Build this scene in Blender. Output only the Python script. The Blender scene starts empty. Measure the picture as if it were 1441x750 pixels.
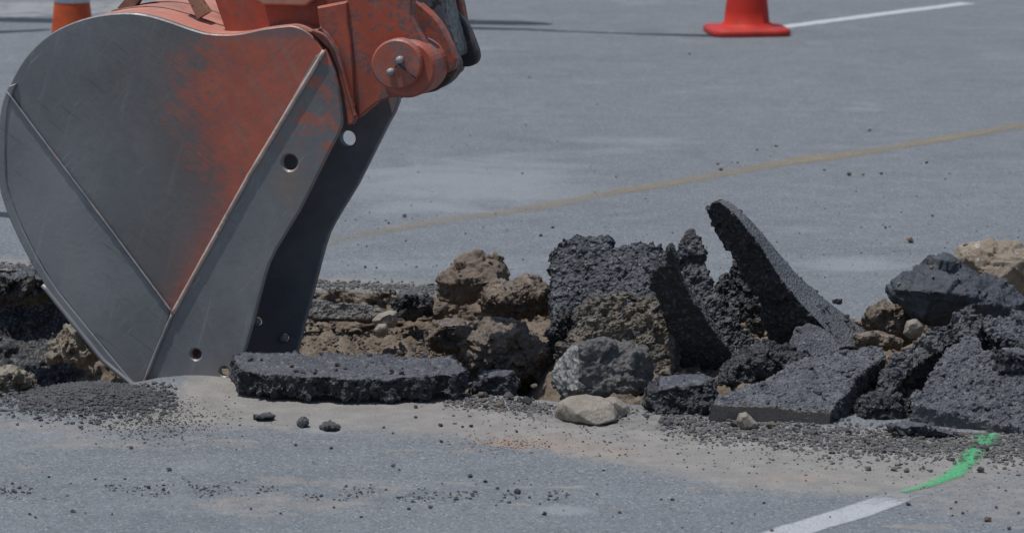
import bpy, bmesh, math, random
import numpy as np
from mathutils import Vector, Matrix
from mathutils.geometry import delaunay_2d_cdt

random.seed(7)
RNG = np.random.default_rng(7)
sc = bpy.context.scene
col = sc.collection

# ------------------------------------------------------------------ camera
CAM_H, PITCH, FPX, IW, IH = 1.6, math.radians(9.7), 5000.0, 1441.0, 750.0
cam_d = bpy.data.cameras.new('camera')
cam = bpy.data.objects.new('camera', cam_d)
col.objects.link(cam)
cam.location = (0, 0, CAM_H)
cam.rotation_euler = (math.radians(90) - PITCH, 0, 0)
cam_d.sensor_width = 36.0
cam_d.lens = FPX / IW * 36.0
cam_d.clip_start = 0.1
cam_d.clip_end = 2000
cam_d.dof.use_dof = True
cam_d.dof.focus_distance = 7.95
cam_d.dof.aperture_fstop = 9.0
sc.camera = cam

# ------------------------------------------------------------------ light
SUN = Vector((-0.25, -0.07, 0.96)).normalized()
w = bpy.data.worlds.new('World')
sc.world = w
w.use_nodes = True
nt = w.node_tree
nt.nodes.clear()
sky = nt.nodes.new('ShaderNodeTexSky')
sky.sky_type = 'NISHITA'
sky.sun_disc = False
sky.sun_elevation = math.asin(SUN.z)
sky.sun_rotation = math.atan2(SUN.x, SUN.y) % (2 * math.pi)
sky.air_density = 1.0
sky.dust_density = 1.0
bg = nt.nodes.new('ShaderNodeBackground')
bg.inputs['Strength'].default_value = 0.095
wo = nt.nodes.new('ShaderNodeOutputWorld')
nt.links.new(sky.outputs[0], bg.inputs[0])
nt.links.new(bg.outputs[0], wo.inputs[0])
sl = bpy.data.lights.new('sun', 'SUN')
sl.energy = 3.4
sl.angle = math.radians(0.53)
sl.color = (1.0, 0.98, 0.95)
so = bpy.data.objects.new('sun', sl)
so.rotation_euler = SUN.to_track_quat('Z', 'Y').to_euler()
so.location = (-3, -2, 9)
col.objects.link(so)
sc.view_settings.view_transform = 'Standard'
sc.view_settings.look = 'None'
sc.view_settings.exposure = 0.0
sc.view_settings.gamma = 1.0

# ------------------------------------------------------------------ pixel <-> world helpers
CP, SP = math.cos(PITCH), math.sin(PITCH)
def ray(px, py):
    x = (px - IW / 2) / FPX
    y = -(py - IH / 2) / FPX
    return Vector((x, CP + y * SP, -SP + y * CP))
ORG = Vector((0, 0, CAM_H))
def on_plane(px, py, p, n):
    d = ray(px, py)
    return ORG + d * ((p - ORG).dot(n) / d.dot(n))
def at(px, py, Y):
    d = ray(px, py)
    return ORG + d * (Y / d.y)
def gnd(px, py, z=0.0):
    d = ray(px, py)
    return ORG + d * ((z - CAM_H) / d.z)
def to_px(x, y, z):
    dx, dy, dz = x, y, z - CAM_H
    f = dy * CP - dz * SP
    u = dy * SP + dz * CP
    f = np.maximum(f, 0.05)
    return IW / 2 + FPX * dx / f, IH / 2 - FPX * u / f

# ------------------------------------------------------------------ numpy noise
def _h(ix, iy, iz, seed):
    n = (ix * 374761393 + iy * 668265263 + iz * 2147483647 + seed * 974711) & 0xffffffff
    n = ((n ^ (n >> 13)) * 1274126177) & 0xffffffff
    n = ((n ^ (n >> 16)) * 2246822519) & 0xffffffff
    return ((n ^ (n >> 15)) & 0xffffff) / float(0xffffff)
def vnoise(P, scale, seed=0):
    Q = P * scale + 1000.0
    I = np.floor(Q).astype(np.int64)
    F = Q - I
    F = F * F * F * (F * (F * 6 - 15) + 10)
    r = 0
    for a in (0, 1):
        for b in (0, 1):
            for c in (0, 1):
                wgt = (F[:, 0] if a else 1 - F[:, 0]) * (F[:, 1] if b else 1 - F[:, 1]) * (F[:, 2] if c else 1 - F[:, 2])
                r = r + wgt * _h(I[:, 0] + a, I[:, 1] + b, I[:, 2] + c, seed)
    return r * 2 - 1
def fbm(P, scale, octs=4, gain=0.5, seed=0):
    r, a, t = 0, 1.0, 0
    for o in range(octs):
        r = r + a * vnoise(P, scale * 2.03 ** o, seed + o * 17)
        t += a
        a *= gain
    return r / t
def cells(P, scale, seed=0):
    """distance to nearest jittered point, 0 at the point (lumpy gravel look)"""
    Q = P * scale + 1000.0
    I = np.floor(Q).astype(np.int64)
    best = np.full(len(P), 9.0)
    for a in (-1, 0, 1):
        for b in (-1, 0, 1):
            for c in (-1, 0, 1):
                J = I + np.array([a, b, c])
                px = J[:, 0] + _h(J[:, 0], J[:, 1], J[:, 2], seed + 1)
                py = J[:, 1] + _h(J[:, 0], J[:, 1], J[:, 2], seed + 2)
                pz = J[:, 2] + _h(J[:, 0], J[:, 1], J[:, 2], seed + 3)
                d = (Q[:, 0] - px) ** 2 + (Q[:, 1] - py) ** 2 + (Q[:, 2] - pz) ** 2
                best = np.minimum(best, d)
    return np.sqrt(best)
def facet(P, scale, seed=0):
    """every jittered cell is its own tilted plane: broken, angular relief"""
    Q = P * scale + 1000.0
    I = np.floor(Q).astype(np.int64)
    best = np.full(len(P), 9.0)
    val = np.zeros(len(P))
    for a in (-1, 0, 1):
        for b in (-1, 0, 1):
            for c in (-1, 0, 1):
                x, y, z = I[:, 0] + a, I[:, 1] + b, I[:, 2] + c
                dx = Q[:, 0] - x - _h(x, y, z, seed + 1)
                dy = Q[:, 1] - y - _h(x, y, z, seed + 2)
                dz = Q[:, 2] - z - _h(x, y, z, seed + 3)
                d = dx * dx + dy * dy + dz * dz
                v = (_h(x, y, z, seed + 4) - .5) + 1.3 * ((_h(x, y, z, seed + 5) - .5) * dx + (_h(x, y, z, seed + 6) - .5) * dy + (_h(x, y, z, seed + 7) - .5) * dz)
                k = d < best
                val = np.where(k, v, val)
                best = np.where(k, d, best)
    return val
def sstep(a, b, x):
    t = np.clip((x - a) / (b - a), 0, 1)
    return t * t * (3 - 2 * t)
def poly_sd(X, Y, poly):
    """signed distance to polygon, negative inside"""
    d = np.full(X.shape, 1e9)
    ins = np.zeros(X.shape, bool)
    n = len(poly)
    for i in range(n):
        x0, y0 = poly[i]
        x1, y1 = poly[(i + 1) % n]
        ex, ey = x1 - x0, y1 - y0
        t = np.clip(((X - x0) * ex + (Y - y0) * ey) / (ex * ex + ey * ey + 1e-9), 0, 1)
        d = np.minimum(d, (X - x0 - t * ex) ** 2 + (Y - y0 - t * ey) ** 2)
        if y0 != y1:
            c = ((y0 > Y) != (y1 > Y)) & (X < (x1 - x0) * (Y - y0) / (y1 - y0) + x0)
            ins ^= c
    return np.where(ins, -1, 1) * np.sqrt(d)

# ------------------------------------------------------------------ materials
def mat(name):
    m = bpy.data.materials.new(name)
    m.use_nodes = True
    t = m.node_tree
    t.nodes.clear()
    out = t.nodes.new('ShaderNodeOutputMaterial')
    b = t.nodes.new('ShaderNodeBsdfPrincipled')
    t.links.new(b.outputs[0], out.inputs[0])
    return m, NT(t, b, out)
class NT:
    def __init__(s, t, b, out):
        s.t, s.b, s.out = t, b, out
        s.co = t.nodes.new('ShaderNodeTexCoord')
    def link(s, a, b): s.t.links.new(a, b)
    def put(s, sock, v):
        if isinstance(v, bpy.types.NodeSocket): s.link(v, sock)
        elif isinstance(v, (tuple, list)) and len(v) == 3 and sock.type == 'RGBA': sock.default_value = (*v, 1)
        else: sock.default_value = v
    def vec(s, kind='Object', scale=(1, 1, 1), loc=(0, 0, 0), rot=(0, 0, 0)):
        m = s.t.nodes.new('ShaderNodeMapping')
        src = s.co.outputs[kind]
        if rot != (0, 0, 0):        # turn first, stretch afterwards
            r = s.t.nodes.new('ShaderNodeMapping')
            s.link(src, r.inputs[0])
            r.inputs['Rotation'].default_value = rot
            src = r.outputs[0]
            rot = (0, 0, 0)
        s.link(src, m.inputs[0])
        m.inputs['Scale'].default_value = scale
        m.inputs['Location'].default_value = loc
        m.inputs['Rotation'].default_value = rot
        return m.outputs[0]
    def noise(s, v, scale, detail=4, rough=0.55, dist=0.0):
        n = s.t.nodes.new('ShaderNodeTexNoise')
        s.link(v, n.inputs['Vector'])
        n.inputs['Scale'].default_value = scale
        n.inputs['Detail'].default_value = detail
        n.inputs['Roughness'].default_value = rough
        n.inputs['Distortion'].default_value = dist
        return n.outputs['Fac']
    def voro(s, v, scale, out='Distance', feat='F1'):
        n = s.t.nodes.new('ShaderNodeTexVoronoi')
        n.feature = feat
        s.link(v, n.inputs['Vector'])
        n.inputs['Scale'].default_value = scale
        return n.outputs[out]
    def ramp(s, f, a, b, lo=0.0, hi=1.0, smooth=True):
        n = s.t.nodes.new('ShaderNodeMapRange')
        n.interpolation_type = 'SMOOTHSTEP' if smooth else 'LINEAR'
        s.put(n.inputs['Value'], f)
        n.inputs['From Min'].default_value = a
        n.inputs['From Max'].default_value = b
        n.inputs['To Min'].default_value = lo
        n.inputs['To Max'].default_value = hi
        return n.outputs[0]
    def math(s, op, a, b=0.0, c=0.0):
        n = s.t.nodes.new('ShaderNodeMath')
        n.operation = op
        s.put(n.inputs[0], a)
        s.put(n.inputs[1], b)
        s.put(n.inputs[2], c)
        return n.outputs[0]
    def mix(s, f, a, b, mode='MIX'):
        n = s.t.nodes.new('ShaderNodeMix')
        n.data_type = 'RGBA'
        n.blend_type = mode
        s.put(n.inputs[0], f)
        s.put(n.inputs[6], a)
        s.put(n.inputs[7], b)
        return n.outputs[2]
    def attr(s, name, out='Fac'):
        n = s.t.nodes.new('ShaderNodeAttribute')
        n.attribute_name = name
        return n.outputs[out]
    def sep(s, v):
        n = s.t.nodes.new('ShaderNodeSeparateXYZ')
        s.link(v, n.inputs[0])
        return n.outputs
    def rnd(s):
        n = s.t.nodes.new('ShaderNodeObjectInfo')
        return n.outputs['Random']
    def bump(s, h, strength=0.5, dist=0.002, prev=None):
        n = s.t.nodes.new('ShaderNodeBump')
        n.inputs['Strength'].default_value = strength
        n.inputs['Distance'].default_value = dist
        s.link(h, n.inputs['Height'])
        if prev is not None: s.link(prev, n.inputs['Normal'])
        return n.outputs[0]
    def fin(s, base=None, rough=0.8, normal=None, metal=0.0, spec=0.4):
        if base is not None: s.put(s.b.inputs['Base Color'], base)
        s.put(s.b.inputs['Roughness'], rough)
        s.put(s.b.inputs['Metallic'], metal)
        s.put(s.b.inputs['Specular IOR Level'], spec)
        if normal is not None: s.link(normal, s.b.inputs['Normal'])

M = {}
# --- pavement
m, n = mat('pavement'); M['pavement'] = m
v = n.vec()
fine = n.noise(v, 420, 3, 0.7)
mid = n.noise(v, 9, 5, 0.6)
agg = n.voro(v, 230, 'Color')
aggv = n.sep(agg)[0]
vs = n.vec(scale=(0.8, 1.3, 1))
streak = n.noise(vs, 2.6, 6, 0.62, 0.6)
big = n.noise(v, 1.3, 4, 0.55)
base = n.mix(n.ramp(mid, 0.35, 0.68), (0.124, 0.135, 0.145), (0.164, 0.176, 0.187))
base = n.mix(n.ramp(big, 0.35, 0.65, 0, 0.55), base, (0.128, 0.140, 0.153))
st = n.noise(n.vec(scale=(1, 1.2, 1), loc=(3, 7, 0)), 1.9, 6, 0.65, 0.8)
base = n.mix(n.ramp(st, 0.48, 0.70, 0, 0.6), base, (0.088, 0.098, 0.110))
st2 = n.noise(n.vec(scale=(0.5, 1.6, 1), loc=(9, 2, 0)), 4.5, 6, 0.7, 1.0)
base = n.mix(n.ramp(st2, 0.55, 0.75, 0, 0.5), base, (0.20, 0.203, 0.205))
base = n.mix(n.ramp(fine, 0.3, 0.7, 0, 0.5), base, (0.215, 0.230, 0.245))
base = n.mix(n.ramp(aggv, 0.70, 0.95, 0, 0.6), base, (0.07, 0.075, 0.08))
base = n.mix(n.ramp(aggv, 0.14, 0.02, 0, 0.55), base, (0.33, 0.34, 0.35))
sepm = n.t.nodes.new('ShaderNodeSeparateColor')
am = n.t.nodes.new('ShaderNodeAttribute'); am.attribute_name = 'mask'
n.link(am.outputs['Color'], sepm.inputs[0])
dust, dark, pale, orange = sepm.outputs[0], sepm.outputs[1], sepm.outputs[2], am.outputs['Alpha']
def edge(mk, nz, k=0.9):   # break a soft mask with noise
    return n.ramp(n.math('ADD', mk, n.math('MULTIPLY', n.math('SUBTRACT', nz, 0.5), k)), 0.3, 0.85)
base = n.mix(n.math('MULTIPLY', edge(pale, streak, 1.5), 0.62), base, (0.25, 0.265, 0.275))
dn = n.noise(v, 28, 6, 0.65)
dcol = n.mix(n.ramp(n.noise(v, 16, 5, 0.6), 0.35, 0.7), (0.218, 0.203, 0.186), (0.29, 0.27, 0.243))
dcol = n.mix(n.ramp(fine, 0.2, 0.8, 0, 0.35), dcol, (0.17, 0.162, 0.155))
base = n.mix(n.math('MULTIPLY', edge(dust, dn, 1.1), 0.88), base, dcol)
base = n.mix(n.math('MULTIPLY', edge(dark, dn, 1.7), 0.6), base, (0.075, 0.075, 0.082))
base = n.mix(n.math('MULTIPLY', edge(orange, dn, 1.5), 0.6), base, (0.31, 0.225, 0.165))
h1 = n.bump(n.voro(v, 190), 0.6, 0.003)
h2 = n.bump(dn, 0.3, 0.004, h1)
n.fin(base, 0.85, h2, spec=0.3)

# --- dirt of the trench
def dirt_mat(name, c1, c2, c3, gs=120):
    m, n = mat(name)
    v = n.vec()
    a = n.noise(v, 22, 6, 0.65)
    c = n.mix(n.ramp(a, 0.35, 0.68), c1, c2)
    b = n.voro(v, gs, 'Color')
    bs = n.sep(b)
    c = n.mix(n.ramp(bs[0], 0.7, 0.95, 0, 0.7), c, c3)
    c = n.mix(n.ramp(n.noise(v, 160, 3, 0.7), 0.4, 0.8, 0, 0.5), c, (0.08, 0.065, 0.052))
    hb = n.bump(n.noise(v, 90, 6, 0.7), 0.8, 0.01)
    hb = n.bump(n.voro(v, gs), 0.5, 0.004, hb)
    n.fin(c, 0.95, hb, spec=0.15)
    return m, n, c
m, n, c = dirt_mat('trench_dirt', (0.150, 0.115, 0.084), (0.235, 0.188, 0.145), (0.25, 0.225, 0.20)); M['dirt'] = m
asph = n.attr('asph')
v = n.vec()
nz = n.noise(v, 30, 5, 0.65)
f = n.ramp(n.math('ADD', asph, n.math('MULTIPLY', n.math('SUBTRACT', nz, 0.5), 0.9)), 0.35, 0.7)
tar_or_shadow = n.mix(n.ramp(n.sep(n.voro(v, 170, 'Color'))[0], 0.6, 0.95), (0.05, 0.051, 0.056), (0.17, 0.165, 0.16))
c2 = n.mix(f, c, tar_or_shadow)
# dry dust caught near the lip
lip = n.attr('lip')
c2 = n.mix(n.math('MULTIPLY', n.ramp(n.math('ADD', lip, n.math('MULTIPLY', n.math('SUBTRACT', nz, 0.5), 1.2)), 0.4, 0.8), 0.8), c2, (0.27, 0.25, 0.225))
n.put(n.b.inputs['Base Color'], c2)

# --- rocks, clods and asphalt pieces
def asphalt_mat(name, topc, topc2, brk, brk2, stain=None, stain_amt=0.0, gs=150, cut=None):
    m, n = mat(name)
    v = n.vec()
    top = n.attr('top')
    nz = n.noise(v, 40, 5, 0.65)
    cell = n.sep(n.voro(v, gs, 'Color'))
    t = n.mix(n.ramp(n.noise(v, 14, 5, 0.6), 0.35, 0.68), topc, topc2)
    t = n.mix(n.ramp(cell[0], 0.72, 0.97, 0, 0.6), t, (0.20, 0.203, 0.21))
    t = n.mix(n.ramp(cell[1], 0.72, 0.95, 0, 0.7), t, (0.045, 0.046, 0.052))
    b = n.mix(n.ramp(nz, 0.36, 0.66), brk, brk2)
    b = n.mix(n.ramp(cell[2], 0.78, 0.98, 0, 0.5), b, (0.155, 0.153, 0.153))
    if stain is not None:
        f = n.ramp(n.noise(v, 9, 5, 0.7), 0.62 - stain_amt * 0.4, 0.78 - stain_amt * 0.4)
        b = n.mix(f, b, stain)
    if cut is not None: b = n.mix(n.attr('cut'), b, n.mix(n.ramp(nz, 0.3, 0.7), cut, tuple(k * 1.2 for k in cut)))
    f = n.ramp(n.math('ADD', top, n.math('MULTIPLY', n.math('SUBTRACT', nz, 0.5), 0.7)), 0.35, 0.65)
    c = n.mix(f, b, t)
    hb = n.bump(n.voro(v, gs), 0.7, 0.006)
    hb = n.bump(n.sep(n.voro(v, gs * 0.8, 'Color'))[1], 0.55, 0.004, hb)
    hb = n.bump(n.noise(v, 240, 5, 0.75), 0.7, 0.004, hb)
    n.fin(c, n.ramp(cell[0], 0.2, 0.9, 0.9, 0.55), hb, spec=0.45)
    M[name] = m
    return n, c
T1, T2 = (0.070, 0.075, 0.087), (0.108, 0.114, 0.127)
K1c, K2c = (0.026, 0.027, 0.032), (0.058, 0.059, 0.065)
asphalt_mat('asphalt_piece', T1, T2, K1c, K2c)
asphalt_mat('asphalt_dirty', T1, (0.105, 0.104, 0.106), (0.03, 0.03, 0.034), (0.062, 0.059, 0.058), (0.14, 0.108, 0.08), 0.22)
asphalt_mat('asphalt_dark', T1, T2, (0.026, 0.026, 0.029), (0.045, 0.043, 0.043), (0.075, 0.062, 0.052), 0.1)
asphalt_mat('asphalt_leaning', (0.125, 0.131, 0.142), (0.16, 0.166, 0.177), (0.026, 0.026, 0.029), (0.045, 0.043, 0.043), (0.075, 0.062, 0.052), 0.1)
asphalt_mat('asphalt_brown_edge', (0.086, 0.091, 0.103), (0.13, 0.134, 0.145), (0.045, 0.045, 0.048), (0.08, 0.078, 0.076), gs=170, cut=(0.20, 0.172, 0.150))
asphalt_mat('asphalt_grey_edge', (0.076, 0.08, 0.092), (0.114, 0.118, 0.13), (0.088, 0.091, 0.098), (0.12, 0.121, 0.126), gs=170)
asphalt_mat('strip_grey', (0.15, 0.145, 0.14), (0.19, 0.18, 0.17), (0.13, 0.128, 0.126), (0.19, 0.18, 0.168), (0.16, 0.125, 0.095), 0.2)
asphalt_mat('facet_rock', (0.24, 0.24, 0.24), (0.33, 0.325, 0.31), (0.07, 0.068, 0.068), (0.14, 0.134, 0.128), (0.155, 0.128, 0.105), 0.28, 110)  # paler top tone puts the sunlit left facet into the colour
asphalt_mat('dirt_crust', (0.115, 0.095, 0.07), (0.175, 0.148, 0.112), (0.065, 0.054, 0.044), (0.13, 0.106, 0.08), (0.20, 0.195, 0.185), 0.02, 90)
asphalt_mat('brown_clod', (0.165, 0.125, 0.092), (0.235, 0.183, 0.138), (0.10, 0.076, 0.058), (0.18, 0.136, 0.10), (0.06, 0.055, 0.052), 0.02, 100)
asphalt_mat('light_clod', (0.24, 0.205, 0.15), (0.30, 0.26, 0.195), (0.15, 0.128, 0.098), (0.24, 0.20, 0.15), None, 0, 100)
def rock_mat(name, c1, c2, c3, sc1=10, veins=None, stretch=(1, 1, 1), rough=0.8, spec=0.35):
    m, n = mat(name)
    v = n.vec(scale=stretch)
    v0 = n.vec()
    a = n.noise(v, sc1, 6, 0.62, 0.5)
    c = n.mix(n.ramp(a, 0.33, 0.66), c1, c2)
    c = n.mix(n.ramp(n.noise(v, sc1 * 5, 5, 0.7), 0.5, 0.75, 0, 0.7), c, c3)
    c = n.mix(n.ramp(n.noise(v0, 240, 3, 0.7), 0.3, 0.75, 0, 0.3), c, (0.05, 0.05, 0.052))
    if veins: c = n.mix(n.ramp(n.noise(v0, 26, 5, 0.65), 0.60, 0.68, 0, 0.8), c, veins)
    hb = n.bump(n.noise(v, sc1 * 7, 7, 0.7), 0.7, 0.008)
    hb = n.bump(n.noise(v0, 300, 3, 0.7), 0.3, 0.002, hb)
    n.fin(c, rough, hb, spec=spec)
    M[name] = m
rock_mat('grey_rock', (0.17, 0.17, 0.175), (0.27, 0.265, 0.26), (0.09, 0.09, 0.095), 14, None)
rock_mat('tan_rock', (0.27, 0.235, 0.19), (0.37, 0.33, 0.275), (0.21, 0.155, 0.115), 16)
rock_mat('brown_rock', (0.14, 0.105, 0.08), (0.215, 0.168, 0.128), (0.075, 0.058, 0.046), 14)
rock_mat('slate_rock', (0.030, 0.035, 0.044), (0.060, 0.070, 0.086), (0.10, 0.112, 0.135), 7, None, (1.2, 1.2, 5.0), 0.55, 0.5)
rock_mat('pale_rock', (0.24, 0.19, 0.14), (0.33, 0.275, 0.215), (0.17, 0.125, 0.09), 10, (0.48, 0.46, 0.43))
rock_mat('soil_crumb', (0.15, 0.115, 0.085), (0.22, 0.175, 0.135), (0.10, 0.08, 0.062), 30)
rock_mat('crumb_dark', (0.062, 0.062, 0.066), (0.105, 0.103, 0.105), (0.15, 0.145, 0.14), 30)
rock_mat('crumb_heap', (0.085, 0.085, 0.09), (0.13, 0.128, 0.13), (0.06, 0.06, 0.063), 30)
rock_mat('crumb_grey', (0.12, 0.118, 0.118), (0.185, 0.18, 0.175), (0.08, 0.078, 0.078), 30)
rock_mat('crumb_tan', (0.19, 0.155, 0.12), (0.28, 0.24, 0.195), (0.13, 0.10, 0.075), 30)
rock_mat('crumb_red', (0.21, 0.13, 0.09), (0.28, 0.18, 0.13), (0.15, 0.09, 0.06), 30)

# --- painted steel.  uv = plate coordinates in thousandths
def steel_mat(name, kind):
    m, n = mat(name)
    v = n.vec('UV')
    o = n.vec()
    sp = n.sep(v)
    x, y = sp[0], sp[1]
    n1 = n.noise(v, 14, 6, 0.65)
    n2 = n.noise(v, 60, 5, 0.7)
    # fine scratches: a few directions, uneven
    s1 = n.noise(n.vec('UV', (38, 5, 1), rot=(0, 0, 0.45)), 1.0, 6, 0.7, 0.8)
    s2 = n.noise(n.vec('UV', (200, 12, 1), rot=(0, 0, -0.75)), 1.0, 5, 0.72, 0.4)
    s3 = n.noise(n.vec('UV', (240, 9, 1), rot=(0, 0, 0.9)), 1.0, 5, 0.72, 0.4)
    cl = n.noise(v, 7, 4, 0.6)
    lite = 1.34 if kind == 'plain' else 1.0
    g = n.mix(n.ramp(n1, 0.3, 0.7), tuple(k * lite for k in (0.178, 0.179, 0.183)), tuple(k * lite for k in (0.235, 0.236, 0.240)))
    g = n.mix(n.ramp(cl, 0.40, 0.66, 0, 0.6), g, (0.125, 0.127, 0.130))
    g = n.mix(n.ramp(s1, 0.45, 0.75, 0, 0.30), g, (0.27, 0.275, 0.28))
    g = n.mix(n.math('MULTIPLY', n.ramp(s2, 0.57, 0.68, 0, 0.75), n.ramp(n1, 0.42, 0.58)), g, (0.34, 0.335, 0.33))
    g = n.mix(n.math('MULTIPLY', n.ramp(s3, 0.57, 0.68, 0, 0.75), n.ramp(cl, 0.45, 0.6)), g, (0.08, 0.08, 0.083))
    g = n.mix(n.ramp(n2, 0.62, 0.8, 0, 0.4), g, (0.15, 0.122, 0.105))
    film = n.noise(n.vec('UV', (9, 3, 1), rot=(0, 0, 0.3)), 1.0, 6, 0.7, 1.0)
    g = n.mix(n.ramp(film, 0.45, 0.75, 0, 0.45), g, (0.29, 0.275, 0.255))
    s4 = n.noise(n.vec('UV', (90, 4, 1), rot=(0, 0, -0.25)), 1.0, 6, 0.75, 0.5)
    g = n.mix(n.ramp(s4, 0.56, 0.70, 0, 0.5), g, (0.33, 0.33, 0.33))
    p = n.mix(n.ramp(n1, 0.3, 0.7), (0.40, 0.092, 0.054), (0.46, 0.128, 0.080))
    p = n.mix(n.ramp(n2, 0.35, 0.75, 0, 0.55), p, (0.30, 0.10, 0.065))
    p = n.mix(n.ramp(s1, 0.5, 0.75, 0, 0.5), p, (0.30, 0.18, 0.15))
    mixn = n.math('ADD', n.math('MULTIPLY', n.math('SUBTRACT', n1, 0.5), 0.20), n.math('ADD', n.math('MULTIPLY', n.math('SUBTRACT', n2, 0.5), 0.16), n.math('MULTIPLY', n.math('SUBTRACT', s3, 0.5), 0.14)))
    if kind == 'side':
        # perpendicular distance from the cutter edge and threshold that shrinks downwards
        ex, ey = 0.200 - 0.457, 0.545 - 0.068
        L = math.hypot(ex, ey)
        d = n.math('ADD', n.math('MULTIPLY', n.math('SUBTRACT', x, 0.457), ey / L), n.math('MULTIPLY', n.math('SUBTRACT', y, 0.068), -ex / L))
        d = n.math('ABSOLUTE', d)
        t = n.math('ADD', n.ramp(y, 0.10, 0.31, 0.145, 0.016), n.ramp(y, 0.30, 0.46, 0.006, 0.0))
        mixn = n.math('MULTIPLY', mixn, n.ramp(y, 0.12, 0.34, 0.9, 0.22))
        q = n.math('ADD', n.math('SUBTRACT', t, d), mixn)
        hf = n.noise(v, 130, 4, 0.75)
        soft = n.ramp(q, -0.05, 0.05)
        f = n.math('ADD', n.math('MULTIPLY', soft, 0.65), n.math('MULTIPLY', n.ramp(n.math('ADD', q, n.math('MULTIPLY', n.math('SUBTRACT', hf, 0.5), 0.16)), -0.02, 0.02), 0.35))
        f = n.math('MULTIPLY', f, n.ramp(n.math('ADD', n2, n.math('MULTIPLY', n.math('SUBTRACT', n1, 0.5), 0.9)), 0.80, 0.56, 0.35, 1.0))
        g = n.mix(n.math('MULTIPLY', n.ramp(q, -0.18, 0.0), 0.6), g, (0.135, 0.115, 0.105))
        p = n.mix(n.math('MULTIPLY', n.ramp(s2, 0.56, 0.66), 0.6), p, (0.17, 0.12, 0.11))
        f = n.math('MULTIPLY', f, n.ramp(n.math('ADD', y, n.math('MULTIPLY', n.math('SUBTRACT', n2, 0.5), 0.03)), 0.045, 0.062, 0.3, 1.0))
    elif kind == 'cutter':
        d = n.math('ADD', n.math('MULTIPLY', n.math('SUBTRACT', y, 0.20), -1.0), n.math('MULTIPLY', mixn, 1.7))
        f = n.math('MULTIPLY', n.math('MULTIPLY', n.ramp(d, -0.06, 0.06), n.ramp(n.noise(v, 38, 6, 0.7), 0.47, 0.60)), 0.85)
        g = n.mix(n.ramp(y, 0.30, 0.08, 0, 0.55), g, (0.145, 0.125, 0.118))
        br = n.ramp(n.math('ADD', n.math('MULTIPLY', n.math('ABSOLUTE', n.math('SUBTRACT', x, 0.412)), 1.3), n.math('ABSOLUTE', n.math('SUBTRACT', y, 0.262))), 0.055, 0.01, 0, 0.55)
        g = n.mix(n.math('MULTIPLY', br, n.ramp(n2, 0.3, 0.6)), g, (0.30, 0.21, 0.14))
    elif kind == 'plain':
        f = 0.0
    elif kind == 'inner':
        f = n.math('MULTIPLY', n.ramp(n.math('ADD', n.math('MULTIPLY', n.math('SUBTRACT', y, 0.19), -1.0), mixn), 0.0, 0.06), 0.35)
        g = n.mix(n.ramp(n1, 0.3, 0.7), (0.15, 0.16, 0.185), (0.22, 0.23, 0.25))
    c = n.mix(f, g, p)
    soil = n.ramp(n.math('ADD', y, n.math('MULTIPLY', n.math('SUBTRACT', n2, 0.5), 0.10)), 0.490, 0.545)
    c = n.mix(n.math('MULTIPLY', soil, 0.6 if kind != 'inner' else 0.2), c, (0.25, 0.235, 0.215))
    hb = n.bump(n1, 0.3, 0.004)
    hb = n.bump(n2, 0.25, 0.0015, hb)
    hb = n.bump(s3, 0.2, 0.0006, hb)
    rg = n.ramp(n2, 0.2, 0.8, 0.42, 0.62)
    mt = 0.0 if kind == 'inner' else n.math('MULTIPLY', n.math('SUBTRACT', 1.0, f), 0.35)
    n.fin(c, rg, hb, mt, 0.4)
    M[name] = m
for k in ('side', 'cutter', 'plain', 'inner'): steel_mat('steel_' + k, k)
def paint_mat(name, c1, c2, chip, amt=0.5, rough=0.5):
    m, n = mat(name)
    v = n.vec()
    n1 = n.noise(v, 12, 5, 0.6)
    n2 = n.noise(v, 75, 6, 0.72)
    c = n.mix(n.ramp(n1, 0.3, 0.7), c1, c2)
    c = n.mix(n.ramp(n.math('ADD', n2, n.math('MULTIPLY', n.math('SUBTRACT', n1, 0.5), 0.7)), 0.70 - amt * 0.2, 0.76 - amt * 0.2, 0, 0.85), c, chip)
    c = n.mix(n.ramp(n.noise(v, 30, 5, 0.7), 0.5, 0.8, 0, 0.45), c, (0.40, 0.19, 0.13))
    gr = n.noise(v, 5.5, 6, 0.68, 0.4)
    c = n.mix(n.ramp(gr, 0.43, 0.68, 0, 0.75), c, tuple(k * 0.45 + 0.035 for k in c1))
    ds = n.noise(n.vec(scale=(30, 30, 4)), 1.0, 5, 0.7)
    c = n.mix(n.ramp(ds, 0.55, 0.75, 0, 0.35), c, (0.22, 0.17, 0.15))
    hb = n.bump(n2, 0.25, 0.0015)
    n.fin(c, n.ramp(n2, 0.3, 0.7, rough - 0.08, rough + 0.15), hb, 0.0, 0.4)
    M[name] = m
paint_mat('orange_paint', (0.36, 0.072, 0.036), (0.43, 0.10, 0.052), (0.11, 0.095, 0.095), 1.15)
paint_mat('orange_worn', (0.37, 0.09, 0.055), (0.42, 0.13, 0.085), (0.15, 0.14, 0.14), 0.8)
paint_mat('orange_clean', (0.37, 0.065, 0.033), (0.43, 0.09, 0.045), (0.17, 0.09, 0.07), 0.7)
paint_mat('orange_faded', (0.46, 0.17, 0.115), (0.53, 0.23, 0.165), (0.34, 0.22, 0.19), 0.4, 0.55)
paint_mat('black_paint', (0.03, 0.03, 0.034), (0.05, 0.047, 0.048), (0.15, 0.05, 0.035), 0.3)
paint_mat('greasy_steel', (0.09, 0.092, 0.10), (0.16, 0.16, 0.165), (0.02, 0.02, 0.022), 0.9, 0.4)
paint_mat('bright_steel', (0.30, 0.30, 0.31), (0.42, 0.41, 0.41), (0.2, 0.15, 0.12), 0.4, 0.4)
paint_mat('rusty_steel', (0.22, 0.11, 0.07), (0.34, 0.20, 0.14), (0.10, 0.045, 0.03), 0.6, 0.7)
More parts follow.
